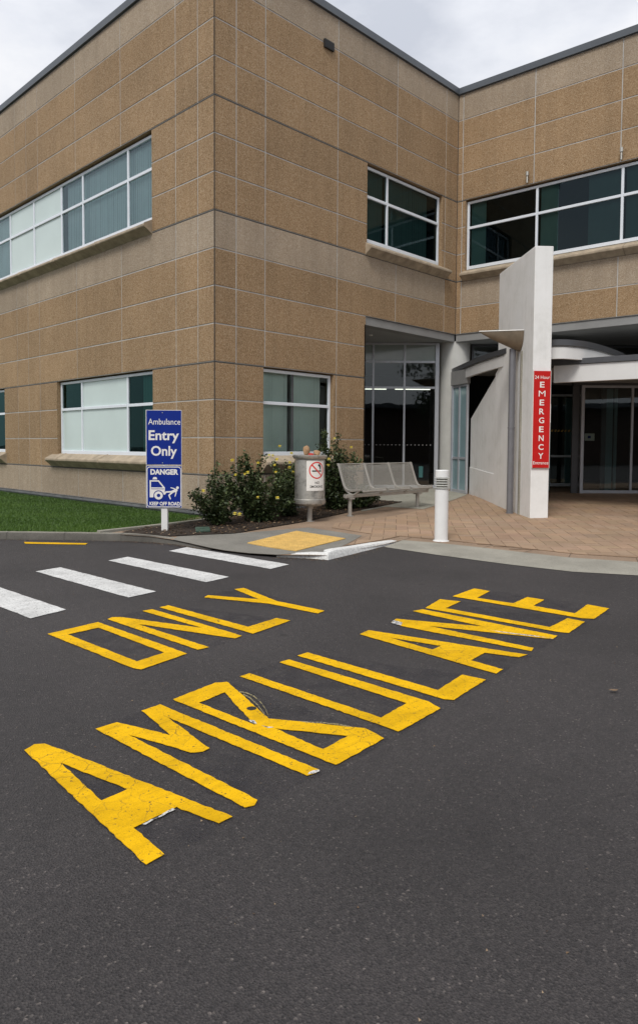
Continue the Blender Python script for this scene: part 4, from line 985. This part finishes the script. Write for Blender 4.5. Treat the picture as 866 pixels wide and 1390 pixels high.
# hopper and downpipe
hp = empty('rainwater_downpipe', (5.03, -3.72, .14)); tag(hp, 'grey downpipe with a bronze half cone hopper beside the white pylon', 'downpipe')
pc = WP(.86, .13, 0)[:2]
mb = MB(); mb.tube([(pc[0], pc[1], .13), (pc[0], pc[1], 3.62)], .068, 20); rel(mb.build('pipe', 'coppole', hp, smooth=True, weld=True))
mb = MB(); mb.tube([(pc[0], pc[1], .13), (pc[0], pc[1], .16)], .085, 20); mb.tube([(pc[0], pc[1], 1.95), (pc[0], pc[1], 1.98)], .074, 20); pieces(mb, 'pipe_collar', 'coppole', hp)
mb = MB(); rows = []
for i in range(9):
    t = i / 8; n_ = .01 + .86 * t; r_ = .40 * (1 - t) ** .85 + .004; w_ = .26 * (1 - t) + .01
    rows.append([WP(.80 + w_ * math.cos(a), n_, 3.96 - r_ * math.sin(a)) for a in [PI * k / 10 for k in range(11)]])
for r0, r1 in zip(rows[:-1], rows[1:]):
    for k in range(10): mb.face([r0[k], r1[k], r1[k + 1], r0[k + 1]])
mb.face(rows[0]); rel(mb.build('hopper', 'hopper', hp, weld=True, smooth=True))
hpo = hp.children[-1]; md = hpo.modifiers.new('s', 'SOLIDIFY'); md.thickness = .012
mb = MB(); 
for k in (0, 10): mb.tube([r[k] for r in rows], .012, 6)
pieces(mb, 'hopper_rim', 'zinc', hp)
mb = MB(); mb.fbox(lambda s, n, z: WP(s, n, z), .60, .655, .0, .035, .13, 3.55); rel(mb.build('cover_strip', 'edging', hp))

# ================================================================== BLUE SIGN
sp = Vector((-1.898, -1.114)); ax = Vector((.703, -.711)).normalized(); nr = Vector((-ax.y, ax.x)) * -1
if nr.dot(Vector((-8.55, -11.28)) - sp) < 0: nr = -nr
bs = empty('road_sign', (sp.x, sp.y, H(sp.x, sp.y))); tag(bs, 'blue two panel Ambulance Entry Only and Danger sign on white post', 'sign')
mb = MB(); slab(mb, sp, ax, nr, -.052, .052, .05, 2.12, -.10, -.004); rel(mb.build('post', 'white', bs, bevel=.006))
def board(z0, z1, name):
    mb = MB(); slab(mb, sp, ax, nr, -.300, .300, z0, z1, 0, .010); b_ = rel(mb.build(name, 'signw', bs, bevel=.002))
    mb = MB(); slab(mb, sp, ax, nr, -.289, .294, z0 + .007, z1 - .007, .0105, .013); rel(mb.build('blue_face', 'blue', b_)); return b_
b1 = board(1.225, 2.145, 'upper_board'); b2 = board(.500, 1.212, 'lower_board')
# pixel frame of the sign drawing -> board coordinates
def TSX(x): return -.300 + (x - 88) / (440 - 88) * .600
def ty1(y): return 2.145 - (y - 84) / (640 - 84) * (2.145 - 1.225)
def ty2(y): return 1.212 - (y - 645) / (1078 - 645) * (1.212 - .500)
def TSp(off): return lambda x, y: (sp.x + ax.x * x + nr.x * off, sp.y + ax.y * x + nr.y * off, y)
mb = MB(); T1 = TSp(.0150)
def tb(mb, s_, x0, x1, yb, yt, ty, bold): text_fit(mb, s_, (TSX(x0), TSX(x1), ty(yb), ty(yt)), T1, bold)
tb(mb, 'Ambulance', 112, 428, 232, 172, ty1, .004); tb(mb, 'Entry', 116, 414, 420, 290, ty1, .022); tb(mb, 'Only', 138, 394, 578, 447, ty1, .022)
pieces(mb, 'letter', 'signw', b1)
mb = MB(); tb(mb, 'DANGER', 132, 406, 738, 680, ty2, .045); tb(mb, 'KEEP OFF ROAD', 122, 422, 1053, 1015, ty2, .035); pieces(mb, 'letter', 'signw', b2)
def poly2(mb, loops, off):
    T_ = TSp(off); L2 = [[(TSX(x), ty2(y)) for x, y in l] for l in loops]
    pts = [p for l in L2 for p in l]; i = len(mb.v); mb.v += [tuple(T_(*p)) for p in pts]
    for t in geometry.tessellate_polygon([[Vector((x, y, 0)) for x, y in l] for l in L2]): mb.f.append(tuple(i + k for k in t)); mb.m.append(0); mb.t.append(1)
def circ(cx, cy, r, n=28): return [(cx + r * math.cos(2 * PI * k / n), cy + r * math.sin(2 * PI * k / n)) for k in range(n)]
def rrect(x0, x1, y0, y1, r):
    o = []
    for cx, cy, a in ((x1 - r, y0 + r, -90), (x1 - r, y1 - r, 0), (x0 + r, y1 - r, 90), (x0 + r, y0 + r, 180)):
        for k in range(6): t = math.radians(a + 18 * k); o.append((cx + r * math.cos(t), cy + r * math.sin(t)))
    return o
mb = MB(); poly2(mb, [rrect(97, 434, 656, 1070, 30), rrect(103, 428, 663, 1063, 25)], .0150); rel(mb.build('border', 'signw', b2))
mb = MB()
poly2(mb, [[(150, 786), (162, 762), (190, 762), (200, 786)]], .0150)
poly2(mb, [[(124, 795), (215, 795), (273, 868), (273, 938), (244, 945), (165, 948), (158, 970), (124, 970)], [(137, 808), (208, 808), (250, 862), (250, 868), (137, 868)]], .0150)
rel(mb.build('ambulance_symbol', 'signw', b2))
mb = MB(); poly2(mb, [circ(211, 948, 50)], .0158)
for k in range(11): poly2(mb, [[(140 + k * 11.5, 878), (147 + k * 11.5, 878), (147 + k * 11.5, 888), (140 + k * 11.5, 888)]], .0158)
rel(mb.build('symbol_blue', 'blue', b2))
mb = MB(); poly2(mb, [circ(211, 950, 42), circ(211, 950, 18)[::-1]], .0166)
def limb(mb, pts, w0, w1):
    for i, ((x0, y0), (x1, y1)) in enumerate(zip(pts[:-1], pts[1:])):
        k = len(pts) - 1; wa_ = w0 + (w1 - w0) * i / k; wb_ = w0 + (w1 - w0) * (i + 1) / k
        d = Vector((x1 - x0, y1 - y0)); L = d.length; d /= L; n_ = Vector((-d.y, d.x))
        l = []
        for s_ in range(7): t = PI * s_ / 6 + PI / 2; l.append((x0 + wa_ * (d.x * math.cos(t) + n_.x * math.sin(t)), y0 + wa_ * (d.y * math.cos(t) + n_.y * math.sin(t))))
        for s_ in range(7): t = PI * s_ / 6 - PI / 2; l.append((x1 + wb_ * (d.x * math.cos(t) + n_.x * math.sin(t)), y1 + wb_ * (d.y * math.cos(t) + n_.y * math.sin(t))))
        poly2(mb, [l], .0166 + .00003 * i + .0001 * (w0 + x0 / 50) / 50)
rel(mb.build('wheel_symbol', 'signw', b2))
mb = MB(); poly2(mb, [circ(398, 870, 14)], .0166)
limb(mb, [(345, 912), (384, 896)], 12, 15); limb(mb, [(345, 912), (285, 914), (272, 938)], 9, 5); limb(mb, [(350, 914), (314, 948), (328, 986)], 9, 5)
limb(mb, [(384, 893), (362, 878), (332, 870)], 7, 4); limb(mb, [(384, 896), (383, 925), (374, 958)], 7, 4)
rel(mb.build('person_symbol', 'signw', b2))
mb = MB()
for x, z in ((-.02, 2.10), (-.02, 1.26), (-.02, 1.18), (-.02, .54)):
    c = Vector((sp.x + ax.x * x, sp.y + ax.y * x, z)); n3_ = Vector((nr.x, nr.y, 0)); mb.tube([c + n3_ * .012, c + n3_ * .019], .009, 8)
pieces(mb, 'bolt', 'steel', bs)

# ================================================================== LITTER BIN
bx, by = 1.075, -1.60; bz = H(bx, by); lb = empty('litter_bin', (bx, by, bz)); tag(lb, 'dented round steel litter bin on a post in front of the window', 'litter bin')
mb = MB(); mb.lathe([(0, .40), (.20, .40), (.285, .43), (.30, .445), (.305, .46), (.305, .53), (.290, .54), (.290, 1.30), (.0, 1.30)], 56, 0, (bx, by))
rel(mb.build('drum', 'steel', lb, weld=True, smooth=True))
mb = MB(); mb.lathe([(.0, 1.29), (.31, 1.31), (.335, 1.345), (.335, 1.375), (.315, 1.385), (.13, 1.375), (.12, 1.34), (0, 1.34)], 56, 0, (bx, by)); rel(mb.build('lid', 'steel', lb, weld=True, smooth=True))
mb = MB(); mb.lathe([(.052, bz), (.052, .40)], 20, 0, (bx, by)); mb.lathe([(.070, .34), (.070, .41)], 20, 0, (bx, by)); mb.lathe([(.0, bz + .008), (.10, bz + .008), (.10, bz)], 20, 0, (bx, by)); rel(mb.build('post', 'benchm', lb, smooth=True, weld=True))
# sticker wrapped round the drum; drawing frame in the close-up's pixels
ca_ = math.atan2(-11.28 - by, -8.55 - bx)
def TC(off):
    def f(x, y):   # x metres across the drum seen from the road
        a = ca_ + x / .29; return (bx + (.29 + off) * math.cos(a), by + (.29 + off) * math.sin(a), y)
    return f
def cx_(px): 
    t = max(-.98, min(.98, (px - 393) / 207)); return math.asin(t) * .29
def cy_(py): return 1.375 - (py - 300) / (925 - 300) * (1.375 - .445)
def cpoly(mb, loops, off, cut=None):
    T_ = TC(off); pts = [p for l in loops for p in l]; bm_ = bmesh.new()
    vs = [bm_.verts.new((x, y, 0)) for x, y in pts]
    for t in geometry.tessellate_polygon([[Vector((x, y, 0)) for x, y in l] for l in loops]):
        try: bm_.faces.new([vs[k] for k in t])
        except ValueError: pass
    xs = [p[0] for p in pts]; c = math.ceil(min(xs) / .02) * .02
    while c < max(xs):
        bmesh.ops.bisect_plane(bm_, geom=bm_.verts[:] + bm_.edges[:] + bm_.faces[:], dist=1e-6, plane_co=(c, 0, 0), plane_no=(1, 0, 0)); c += .02
    bm_.verts.index_update(); i = len(mb.v); mb.v += [tuple(T_(v.co.x, v.co.y)) for v in bm_.verts]
    for f in bm_.faces: mb.f.append(tuple(i + v.index for v in f.verts)); mb.m.append(0); mb.t.append(1)
    bm_.free()
X0, X1 = cx_(348), cx_(578); sx_ = (X1 - X0) / 230
def SX(px): return X0 + (px - 348) * sx_
mb = MB(); cpoly(mb, [[(SX(348), cy_(750)), (SX(578), cy_(750)), (SX(578), cy_(368)), (SX(348), cy_(368))]], .004); st = rel(mb.build('no_smoking_notice', 'signw', lb))
st = [c for c in lb.children if c.name.startswith('no_smoking')][0]
mb = MB(); R0 = (SX(560) - SX(376)) / 2; ccx = SX(468); ccy = cy_(487); Ry = (cy_(378) - cy_(596)) / 2
def el(k, s_=1): return [(ccx + R0 * k * math.cos(2 * PI * q_ / 40) * s_, ccy + Ry * k * math.sin(2 * PI * q_ / 40)) for q_ in range(40)]
cpoly(mb, [el(1), el(.86)[::-1]], .0065)
d_ = .045
cpoly(mb, [[(ccx - R0 * .66 - .006, ccy + Ry * .60 - .006), (ccx - R0 * .60, ccy + Ry * .70), (ccx + R0 * .68, ccy - Ry * .58), (ccx + R0 * .60, ccy - Ry * .68)]], .0068)
rel(mb.build('red_ring', 'redring', st))
mb = MB()
cpoly(mb, [[(SX(410), cy_(505)), (SX(496), cy_(505)), (SX(496), cy_(488)), (SX(410), cy_(488))]], .0062)
cpoly(mb, [[(SX(500), cy_(505)), (SX(525), cy_(505)), (SX(525), cy_(488)), (SX(500), cy_(488))]], .0062)
cpoly(mb, [[(SX(478), cy_(425)), (SX(500), cy_(400)), (SX(520), cy_(440)), (SX(522), cy_(478)), (SX(508), cy_(478)), (SX(500), cy_(445))]], .0062)
for s_, x0, x1, y0, y1 in (('NO', 446, 500, 662, 630), ('SMOKING', 388, 548, 712, 680)):
    text_fit(mb, s_, (SX(x0), SX(x1), cy_(y0), cy_(y1)), TC(.0062), .012)
pieces(mb, 'black_print', 'black', st)
# rubbish on top
def crumple(name, c, r, sx, sy, sz, mat, label, cat, seed):
    bm_ = bmesh.new(); bmesh.ops.create_icosphere(bm_, subdivisions=3, radius=1); rr = random.Random(seed)
    dirs = [Vector((rr.gauss(0, 1), rr.gauss(0, 1), rr.gauss(0, 1))).normalized() for _ in range(26)]
    for v in bm_.verts:
        k = min(1.25, min(rr.uniform(.9, 1.0) * (.72 / max(.25, v.co.normalized().dot(d))) if v.co.normalized().dot(d) > .3 else 1.25 for d in dirs))
        v.co = Vector((v.co.x * k * sx * r, v.co.y * k * sy * r, max(0, (v.co.z * k + .55)) * sz * r))
    me = bpy.data.meshes.new(name); bm_.to_mesh(me); bm_.free(); me.materials.append(M[mat]); o = bpy.data.objects.new(name, me); COL.objects.link(o); o.location = c
    tag(o, label, cat); return o
crumple('paper_bag', (bx - .07, by + .02, 1.376), .10, 1.0, .8, 1.5, 'paper', 'crumpled brown paper bag standing on top of the litter bin, left one', 'litter', 3)
crumple('paper_bag', (bx + .10, by - .09, 1.376), .085, 1.3, .8, .95, 'paper', 'flatter crumpled brown paper bag on the right of the bin lid', 'litter', 5)
crumple('food_wrapper', (bx - .10, by - .13, 1.376), .06, 1.7, .8, .6, 'redplastic', 'crushed red wrapper on the litter bin lid', 'litter', 8)

# ================================================================== BOLLARD
ox, oy = .98, -4.72; oz = H(ox, oy) - .005
bo = empty('bollard_light', (ox, oy, oz)); tag(bo, 'round white bollard light with ribbed louvres at the pavement edge', 'bollard')
mb = MB(); mb.lathe([(.108, oz), (.108, oz + .85)], 40, 0, (ox, oy)); rel(mb.build('post', 'white', bo, weld=True, smooth=True))
mb = MB(); mb.lathe([(.108, oz + 1.04), (.108, oz + 1.145), (.100, oz + 1.155), (0, oz + 1.155)], 40, 0, (ox, oy)); rel(mb.build('cap', 'white', bo, weld=True, smooth=True))
mb = MB(); mb.lathe([(.085, oz + .85), (.085, oz + 1.04)], 30, 0, (ox, oy)); rel(mb.build('lamp_core', 'slab', bo))
for i in range(5):
    z = oz + .855 + i * .040; mb = MB(); mb.lathe([(.090, z), (.124, z + .004), (.126, z + .014), (.090, z + .024)], 36, 0, (ox, oy)); rel(mb.build('louvre', 'column', bo, weld=True, smooth=True))
mb = MB(); mb.lathe([(.135, oz), (.130, oz + .012), (.108, oz + .014)], 36, 0, (ox, oy)); rel(mb.build('base_ring', 'white', bo, weld=True))

# ================================================================== BENCH
bn = empty('bench', (2.25, -1.6, H(2.25, -1.6))); tag(bn, 'grey perforated metal three seat bench against the rose bed', 'bench')
x0_, x1_ = 2.30, 4.80; segw = (x1_ - x0_) / 3
prof = [(-1.19, 1.165), (-1.195, 1.175), (-1.22, 1.165), (-1.27, 1.02), (-1.33, .86), (-1.375, .745), (-1.42, .675), (-1.49, .640), (-1.60, .632), (-1.72, .650), (-1.82, .662), (-1.86, .645), (-1.865, .61)]
def yz(t):
    k = t * (len(prof) - 1); i = min(int(k), len(prof) - 2); f = k - i; return (prof[i][0] * (1 - f) + prof[i + 1][0] * f, prof[i][1] * (1 - f) + prof[i + 1][1] * f)
for s_ in range(3):
    a = x0_ + s_ * segw + .035; b = x0_ + (s_ + 1) * segw - .035; mb = MB(); mb.uv = []; cx2 = 12
    K_ = len(prof)
    acc = [0]
    for p, q_ in zip(prof[:-1], prof[1:]): acc.append(acc[-1] + math.hypot(q_[0] - p[0], q_[1] - p[1]))
    for i in range(cx2 + 1):
        for k, (y, z) in enumerate(prof):
            x = a + (b - a) * i / cx2; bow = .02 * math.sin(PI * i / cx2); mb.v.append((x, y + bow * .5, z - bow)); mb.uv.append((x - a, acc[k]))
    for i in range(cx2):
        for k in range(K_ - 1): mb.f.append((i * K_ + k, i * K_ + k + 1, (i + 1) * K_ + k + 1, (i + 1) * K_ + k)); mb.m.append(0); mb.t.append(1)
    o = rel(mb.build('seat', 'perf', bn)); 
    for f in o.data.polygons: f.use_smooth = True
    mb = MB(); mb.tube([(a, prof[1][0], prof[1][1]), (b, prof[1][0], prof[1][1])], .013, 8); mb.tube([(a, -1.862, .63), (b, -1.862, .63)], .014, 8); pieces(mb, 'seat_rim', 'benchm', bn)
for i in range(4):
    x = x0_ + i * segw; mb = MB()
    if i == 0: x -= .0
    path = [(x, y, z) for y, z in prof[1:11]]
    for (p, q_) in zip(path[:-1], path[1:]):
        w_ = .03; hh = .022
        mb.grid8([(p[0] - w_, p[1], p[2] - hh), (p[0] + w_, p[1], p[2] - hh), (q_[0] + w_, q_[1], q_[2] - hh), (q_[0] - w_, q_[1], q_[2] - hh), (p[0] - w_, p[1], p[2] + hh), (p[0] + w_, p[1], p[2] + hh), (q_[0] + w_, q_[1], q_[2] + hh), (q_[0] - w_, q_[1], q_[2] + hh)])
    mb.tube([(x, -1.42, .655), (x, -1.56, .56), (x, -1.62, .55)], .03, 8); mb.tube([(x, -1.80, .64), (x, -1.68, .57), (x, -1.62, .55)], .022, 8)
    rel(mb.build('seat_frame', 'benchm', bn, bevel=.005))
mb = MB(); mb.box(2.05, 4.9, -1.655, -1.585, .50, .57); rel(mb.build('beam', 'benchm', bn, bevel=.008))
for x in (2.22, 4.52):
    z = H(x, -1.62); mb = MB(); mb.tube([(x, -1.62, z - .01), (x, -1.62, .50)], .040, 16); mb.tube([(x, -1.62, z), (x, -1.62, z + .012)], .075, 16); mb.box(x - .06, x + .06, -1.70, -1.54, .47, .498)
    rel(mb.build('leg', 'benchm', bn, smooth=True, weld=True))

# ================================================================== ROSE BUSHES
def bush(cx, cy, rx, ry, h, nst, nleaf, flowers, label, seed, lean=(0, 0), base=None):
    rr = random.Random(seed); z0 = H(cx, cy) + .01
    r = empty('rose_bush', (cx, cy, z0)); tag(r, label, 'rose bush', 'yellow rose bushes in the bed')
    sm = MB(); tips = []
    for i in range(nst):
        a = rr.uniform(0, 2 * PI); q_ = rr.random() ** .6; tx = cx + rx * q_ * math.cos(a) + lean[0]; ty = cy + ry * q_ * math.sin(a) + lean[1]; th = h * (1 - .40 * q_ * q_) * rr.choice((rr.uniform(.45, .8), rr.uniform(.7, 1.05)))
        p = [(cx + rx * .2 * math.cos(a) * rr.random(), cy + ry * .2 * math.sin(a), z0)]
        for k in (.25, .5, .75, 1): p.append((cx + (tx - cx) * k ** .8 + rr.gauss(0, .025), cy + (ty - cy) * k ** .8 + rr.gauss(0, .025), z0 + th * k))
        sm.tube(p, [.009, .007, .006, .004, .002], 5); tips.append(p)
    rel(sm.build('stems', 'stem', r))
    lm = MB()
    for _ in range(nleaf):
        p = rr.choice(tips); k = rr.random() ** .75 * 3.999; i = int(k); f = k - i
        c = Vector(p[i]).lerp(Vector(p[i + 1]), f) + Vector((rr.gauss(0, 1), rr.gauss(0, 1), rr.gauss(0, .8))) * (.062 - .008 * k)
        if c.z < z0 + .03: c.z = z0 + .03 + abs(rr.gauss(0, .05))
        s_ = rr.uniform(.020, .044); n_ = Vector((rr.gauss(0, .7), rr.gauss(0, .7), 1)).normalized(); u = n_.cross(Vector((rr.gauss(0, 1), rr.gauss(0, 1), .1))).normalized(); w_ = n_.cross(u)
        t = min(1, max(0, rr.gauss(.42, .22) + .25 * (k / 4 - .4)))
        lm.face([c - u * s_, c - u * s_ * .2 + w_ * s_ * .55 + n_ * .004, c + u * s_, c - u * s_ * .2 - w_ * s_ * .55 + n_ * .004], 0, t)
    rel(lm.build('foliage', 'leaf', r))
    for (fx, fy, fz, fs) in flowers:
        fm = MB(); c = Vector((fx, fy, fz))
        for ring_, (nn_, tilt, rad) in enumerate(((6, -.35, .9), (6, .35, 1.0), (5, .8, .9), (4, 1.2, .7))):
            for q_ in range(nn_):
                a = 2 * PI * q_ / nn_ + ring_ * .5 + rr.uniform(-.2, .2); d = Vector((math.cos(a), math.sin(a), 0)); tn = Vector((-d.y, d.x, 0))
                tipp = c + d * fs * rad * math.cos(tilt) + Vector((0, 0, fs * rad * math.sin(tilt)))
                fm.face([c + d * fs * .1, c + d * fs * .5 * math.cos(tilt) + tn * fs * .42 * rad + Vector((0, 0, fs * .35 * math.sin(tilt))), tipp + tn * fs * .2, tipp - tn * fs * .2, c + d * fs * .5 * math.cos(tilt) - tn * fs * .42 * rad + Vector((0, 0, fs * .35 * math.sin(tilt)))], 0, rr.random())
        rel(fm.build('flower', 'petal', r))
    return r
FL = [[(-1.144, -1.187, 0.756, 0.044), (-0.71, -1.657, 0.351, 0.044), (-0.768, -1.597, 0.362, 0.044)], [(-0.435, -1.106, 1.284, 0.044), (-0.401, -1.159, 1.018, 0.036), (-0.282, -1.279, 1.032, 0.036), (-0.244, -1.315, 1.064, 0.044), (-0.107, -1.444, 1.24, 0.036), (0.104, -1.662, 1.202, 0.036), (0.135, -1.687, 1.304, 0.044), (0.115, -1.681, 1.073, 0.036), (-0.129, -1.464, 0.611, 0.036), (0.123, -1.722, 0.601, 0.044), (0.085, -1.631, 1.376, 0.036), (0.038, -1.582, 1.383, 0.036)], [(1.035, -1.12, 1.406, 0.042), (1.009, -1.105, 1.224, 0.042), (1.001, -1.104, 1.126, 0.042), (1.535, -1.645, 1.176, 0.042), (1.551, -1.654, 1.297, 0.042), (1.046, -1.156, 1.036, 0.042), (0.876, -0.948, 1.546, 0.042), (1.037, -1.122, 1.406, 0.042)], [(2.46, -0.946, 1.713, 0.042), (2.785, -1.137, 1.53, 0.042)]]
bush(-.62, -.95, .66, .50, 1.12, 26, 4300, FL[0], 'low dark rose bush at the building corner beside the blue sign', 11)
bush(.28, -1.05, .85, .52, 1.42, 38, 7800, FL[1], 'widest dark rose bush, with the most yellow flowers, left of the litter bin', 12)
bush(1.25, -.85, .62, .42, 1.35, 26, 4800, FL[2], 'rose bush directly behind the litter bin with pale yellow blooms', 13)
bush(2.75, -.70, .80, .40, 1.85, 32, 6800, FL[3], 'tall rose bush growing behind the left end of the bench', 14)
bush(3.35, -.85, .62, .32, .68, 22, 3200, [], 'low rose bush without flowers in the shade under the bench', 15)

# ================================================================== THINGS ACROSS THE ROAD (added out of view to darken the glass reflections)
ac = empty('unseen_low_building', (-22, -38, 0)); tag(ac, 'long low brick building added across the road, out of view, for a dark reflection', 'building')
def obx(mb, c, d, L, W_, z0, z1, mi=0):
    n_ = Vector((-d.y, d.x)); P_ = [c - d * L - n_ * W_, c + d * L - n_ * W_, c + d * L + n_ * W_, c - d * L + n_ * W_]
    mb.grid8([(p.x, p.y, z0) for p in P_] + [(p.x, p.y, z1) for p in P_], mi)
dA = Vector((.70, -.71)); cA = Vector((-30, -32))
mb = MB(); obx(mb, cA, dA, 30, 5, 0, 5.0); rel(mb.build('walls', 'brick', ac))
mb = MB(); obx(mb, cA, dA, 31, 6, 5.003, 5.4); rel(mb.build('roof', 'coping', ac))
def tree(x, y, h, cr_, label, seed):
    rr = random.Random(seed); r = empty('tree', (x, y, 0)); tag(r, label, 'tree', 'trees added across the road for reflections')
    mb = MB(); mb.tube([(x, y, 0), (x + .1, y, h * .3), (x, y + .1, h * .6)], [.28, .2, .08], 10)
    for k in range(7):
        a = rr.uniform(0, 6.3); mb.tube([(x, y, h * rr.uniform(.25, .5)), (x + cr_ * .4 * math.cos(a), y + cr_ * .4 * math.sin(a), h * .6), (x + cr_ * .7 * math.cos(a), y + cr_ * .7 * math.sin(a), h * .75)], [.1, .06, .02], 6)
    rel(mb.build('trunk', 'bark', r)); lm = MB()
    cl = [(rr.gauss(0, cr_ * .45), rr.gauss(0, cr_ * .45), h * rr.uniform(.4, .95), rr.uniform(.5, 1.1)) for _ in range(34)]
    for _ in range(5000):
        c0 = rr.choice(cl); c = Vector((x + c0[0] + rr.gauss(0, c0[3] * .6), y + c0[1] + rr.gauss(0, c0[3] * .6), c0[2] + rr.gauss(0, c0[3] * .5))); s_ = rr.uniform(.08, .16)
        u = Vector((rr.gauss(0, 1), rr.gauss(0, 1), rr.gauss(0, 1))).normalized(); w_ = u.cross(Vector((rr.gauss(0, 1), rr.gauss(0, 1), rr.gauss(0, 1)))).normalized()
        lm.face([c - u * s_, c + w_ * s_ * .6, c + u * s_, c - w_ * s_ * .6], 0, rr.random())
    rel(lm.build('crown', 'treel', r))
tree(-22, -12, 9, 3.4, 'broad tree added across the road for reflections, left end of the row', 21); tree(-21, -22, 8, 3.0, 'rounder tree added across the road for reflections, middle of the row', 22); tree(-13, -30, 10, 3.6, 'tallest tree added across the road for reflections, right end of the row', 23)

# ================================================================== CAMERA, LIGHT, SKY
cam = bpy.data.cameras.new('camera'); co_ = bpy.data.objects.new('camera', cam); COL.objects.link(co_)
rt_, up_, bk_ = [Vector(v) for v in CAM_R]
mw = Matrix(((rt_.x, up_.x, bk_.x, CAM_POS[0]), (rt_.y, up_.y, bk_.y, CAM_POS[1]), (rt_.z, up_.z, bk_.z, CAM_POS[2]), (0, 0, 0, 1)))
co_.matrix_world = mw
cam.sensor_fit = 'HORIZONTAL'; cam.sensor_width = 36; cam.lens = 36 * CAM_F / 866; cam.shift_y = -45 / 866; cam.clip_end = 2000; cam.clip_start = .05
scene.camera = co_
sun_el, sun_az = math.radians(52), math.radians(205)     # azimuth of the direction towards the sun, measured from +X
sd = Vector((math.cos(sun_el) * math.cos(sun_az), math.cos(sun_el) * math.sin(sun_az), math.sin(sun_el)))
sl = bpy.data.lights.new('sun', 'SUN'); sl.energy = 1.5; sl.angle = math.radians(18); sl.color = (1, .955, .89)
so_ = bpy.data.objects.new('sun', sl); COL.objects.link(so_); so_.rotation_euler = sd.to_track_quat('Z', 'Y').to_euler(); so_.location = (0, 0, 30)
w_ = bpy.data.worlds.new('World'); scene.world = w_; w_.use_nodes = True; nt = w_.node_tree
bg = nt.nodes['Background']
sky = N(nt, 'ShaderNodeTexSky', sky_type='NISHITA', sun_disc=False, sun_elevation=sun_el, sun_rotation=PI / 2 - sun_az)
tc = N(nt, 'ShaderNodeTexCoord'); mp = N(nt, 'ShaderNodeMapping'); mp.inputs['Scale'].default_value = (1.2, 1.2, 2.6); nt.links.new(tc.outputs['Generated'], mp.inputs[0])
nz = noise(nt, 1.9, 7, .58, mp.outputs[0]); r = ramp(nt, [(.34, (4.3, 4.5, 5.0)), (.5, (5.7, 5.85, 6.25)), (.66, (6.9, 6.9, 7.0))]); nt.links.new(nz.outputs[0], r.inputs[0])
sx = N(nt, 'ShaderNodeSeparateXYZ'); nt.links.new(tc.outputs['Generated'], sx.inputs[0]); zen = math_(nt, 'ADD', .78, math_(nt, 'MULTIPLY', math_(nt, 'MAXIMUM', sx.outputs[2], 0.0), .62))
r_out = mixc(nt, 'MULTIPLY', 1.0, r.outputs[0], zen)
cov = ramp(nt, [(.25, .90), (.6, .97)]); nt.links.new(nz.outputs[0], cov.inputs[0])
nt.links.new(mixc(nt, 'MIX', cov.outputs[0], sky.outputs[0], r_out), bg.inputs[0]); bg.inputs[1].default_value = .10
scene.view_settings.view_transform = 'Standard'; scene.view_settings.look = 'None'; scene.view_settings.gamma = 1; scene.view_settings.exposure = 0.5
scene.render.engine = 'CYCLES'; scene.cycles.transparent_max_bounces = 12; scene.cycles.max_bounces = 6

# ------------------------------------------------------------------ survey units -> metres
done = set()
for o in bpy.data.objects:
    o.location = Vector(o.location) * SC
    if o.type == 'MESH' and o.data.name not in done:
        done.add(o.data.name); o.data.transform(Matrix.Scale(SC, 4))
    for md in o.modifiers:
        if md.type == 'BEVEL': md.width *= SC
        if md.type == 'SOLIDIFY': md.thickness *= SC
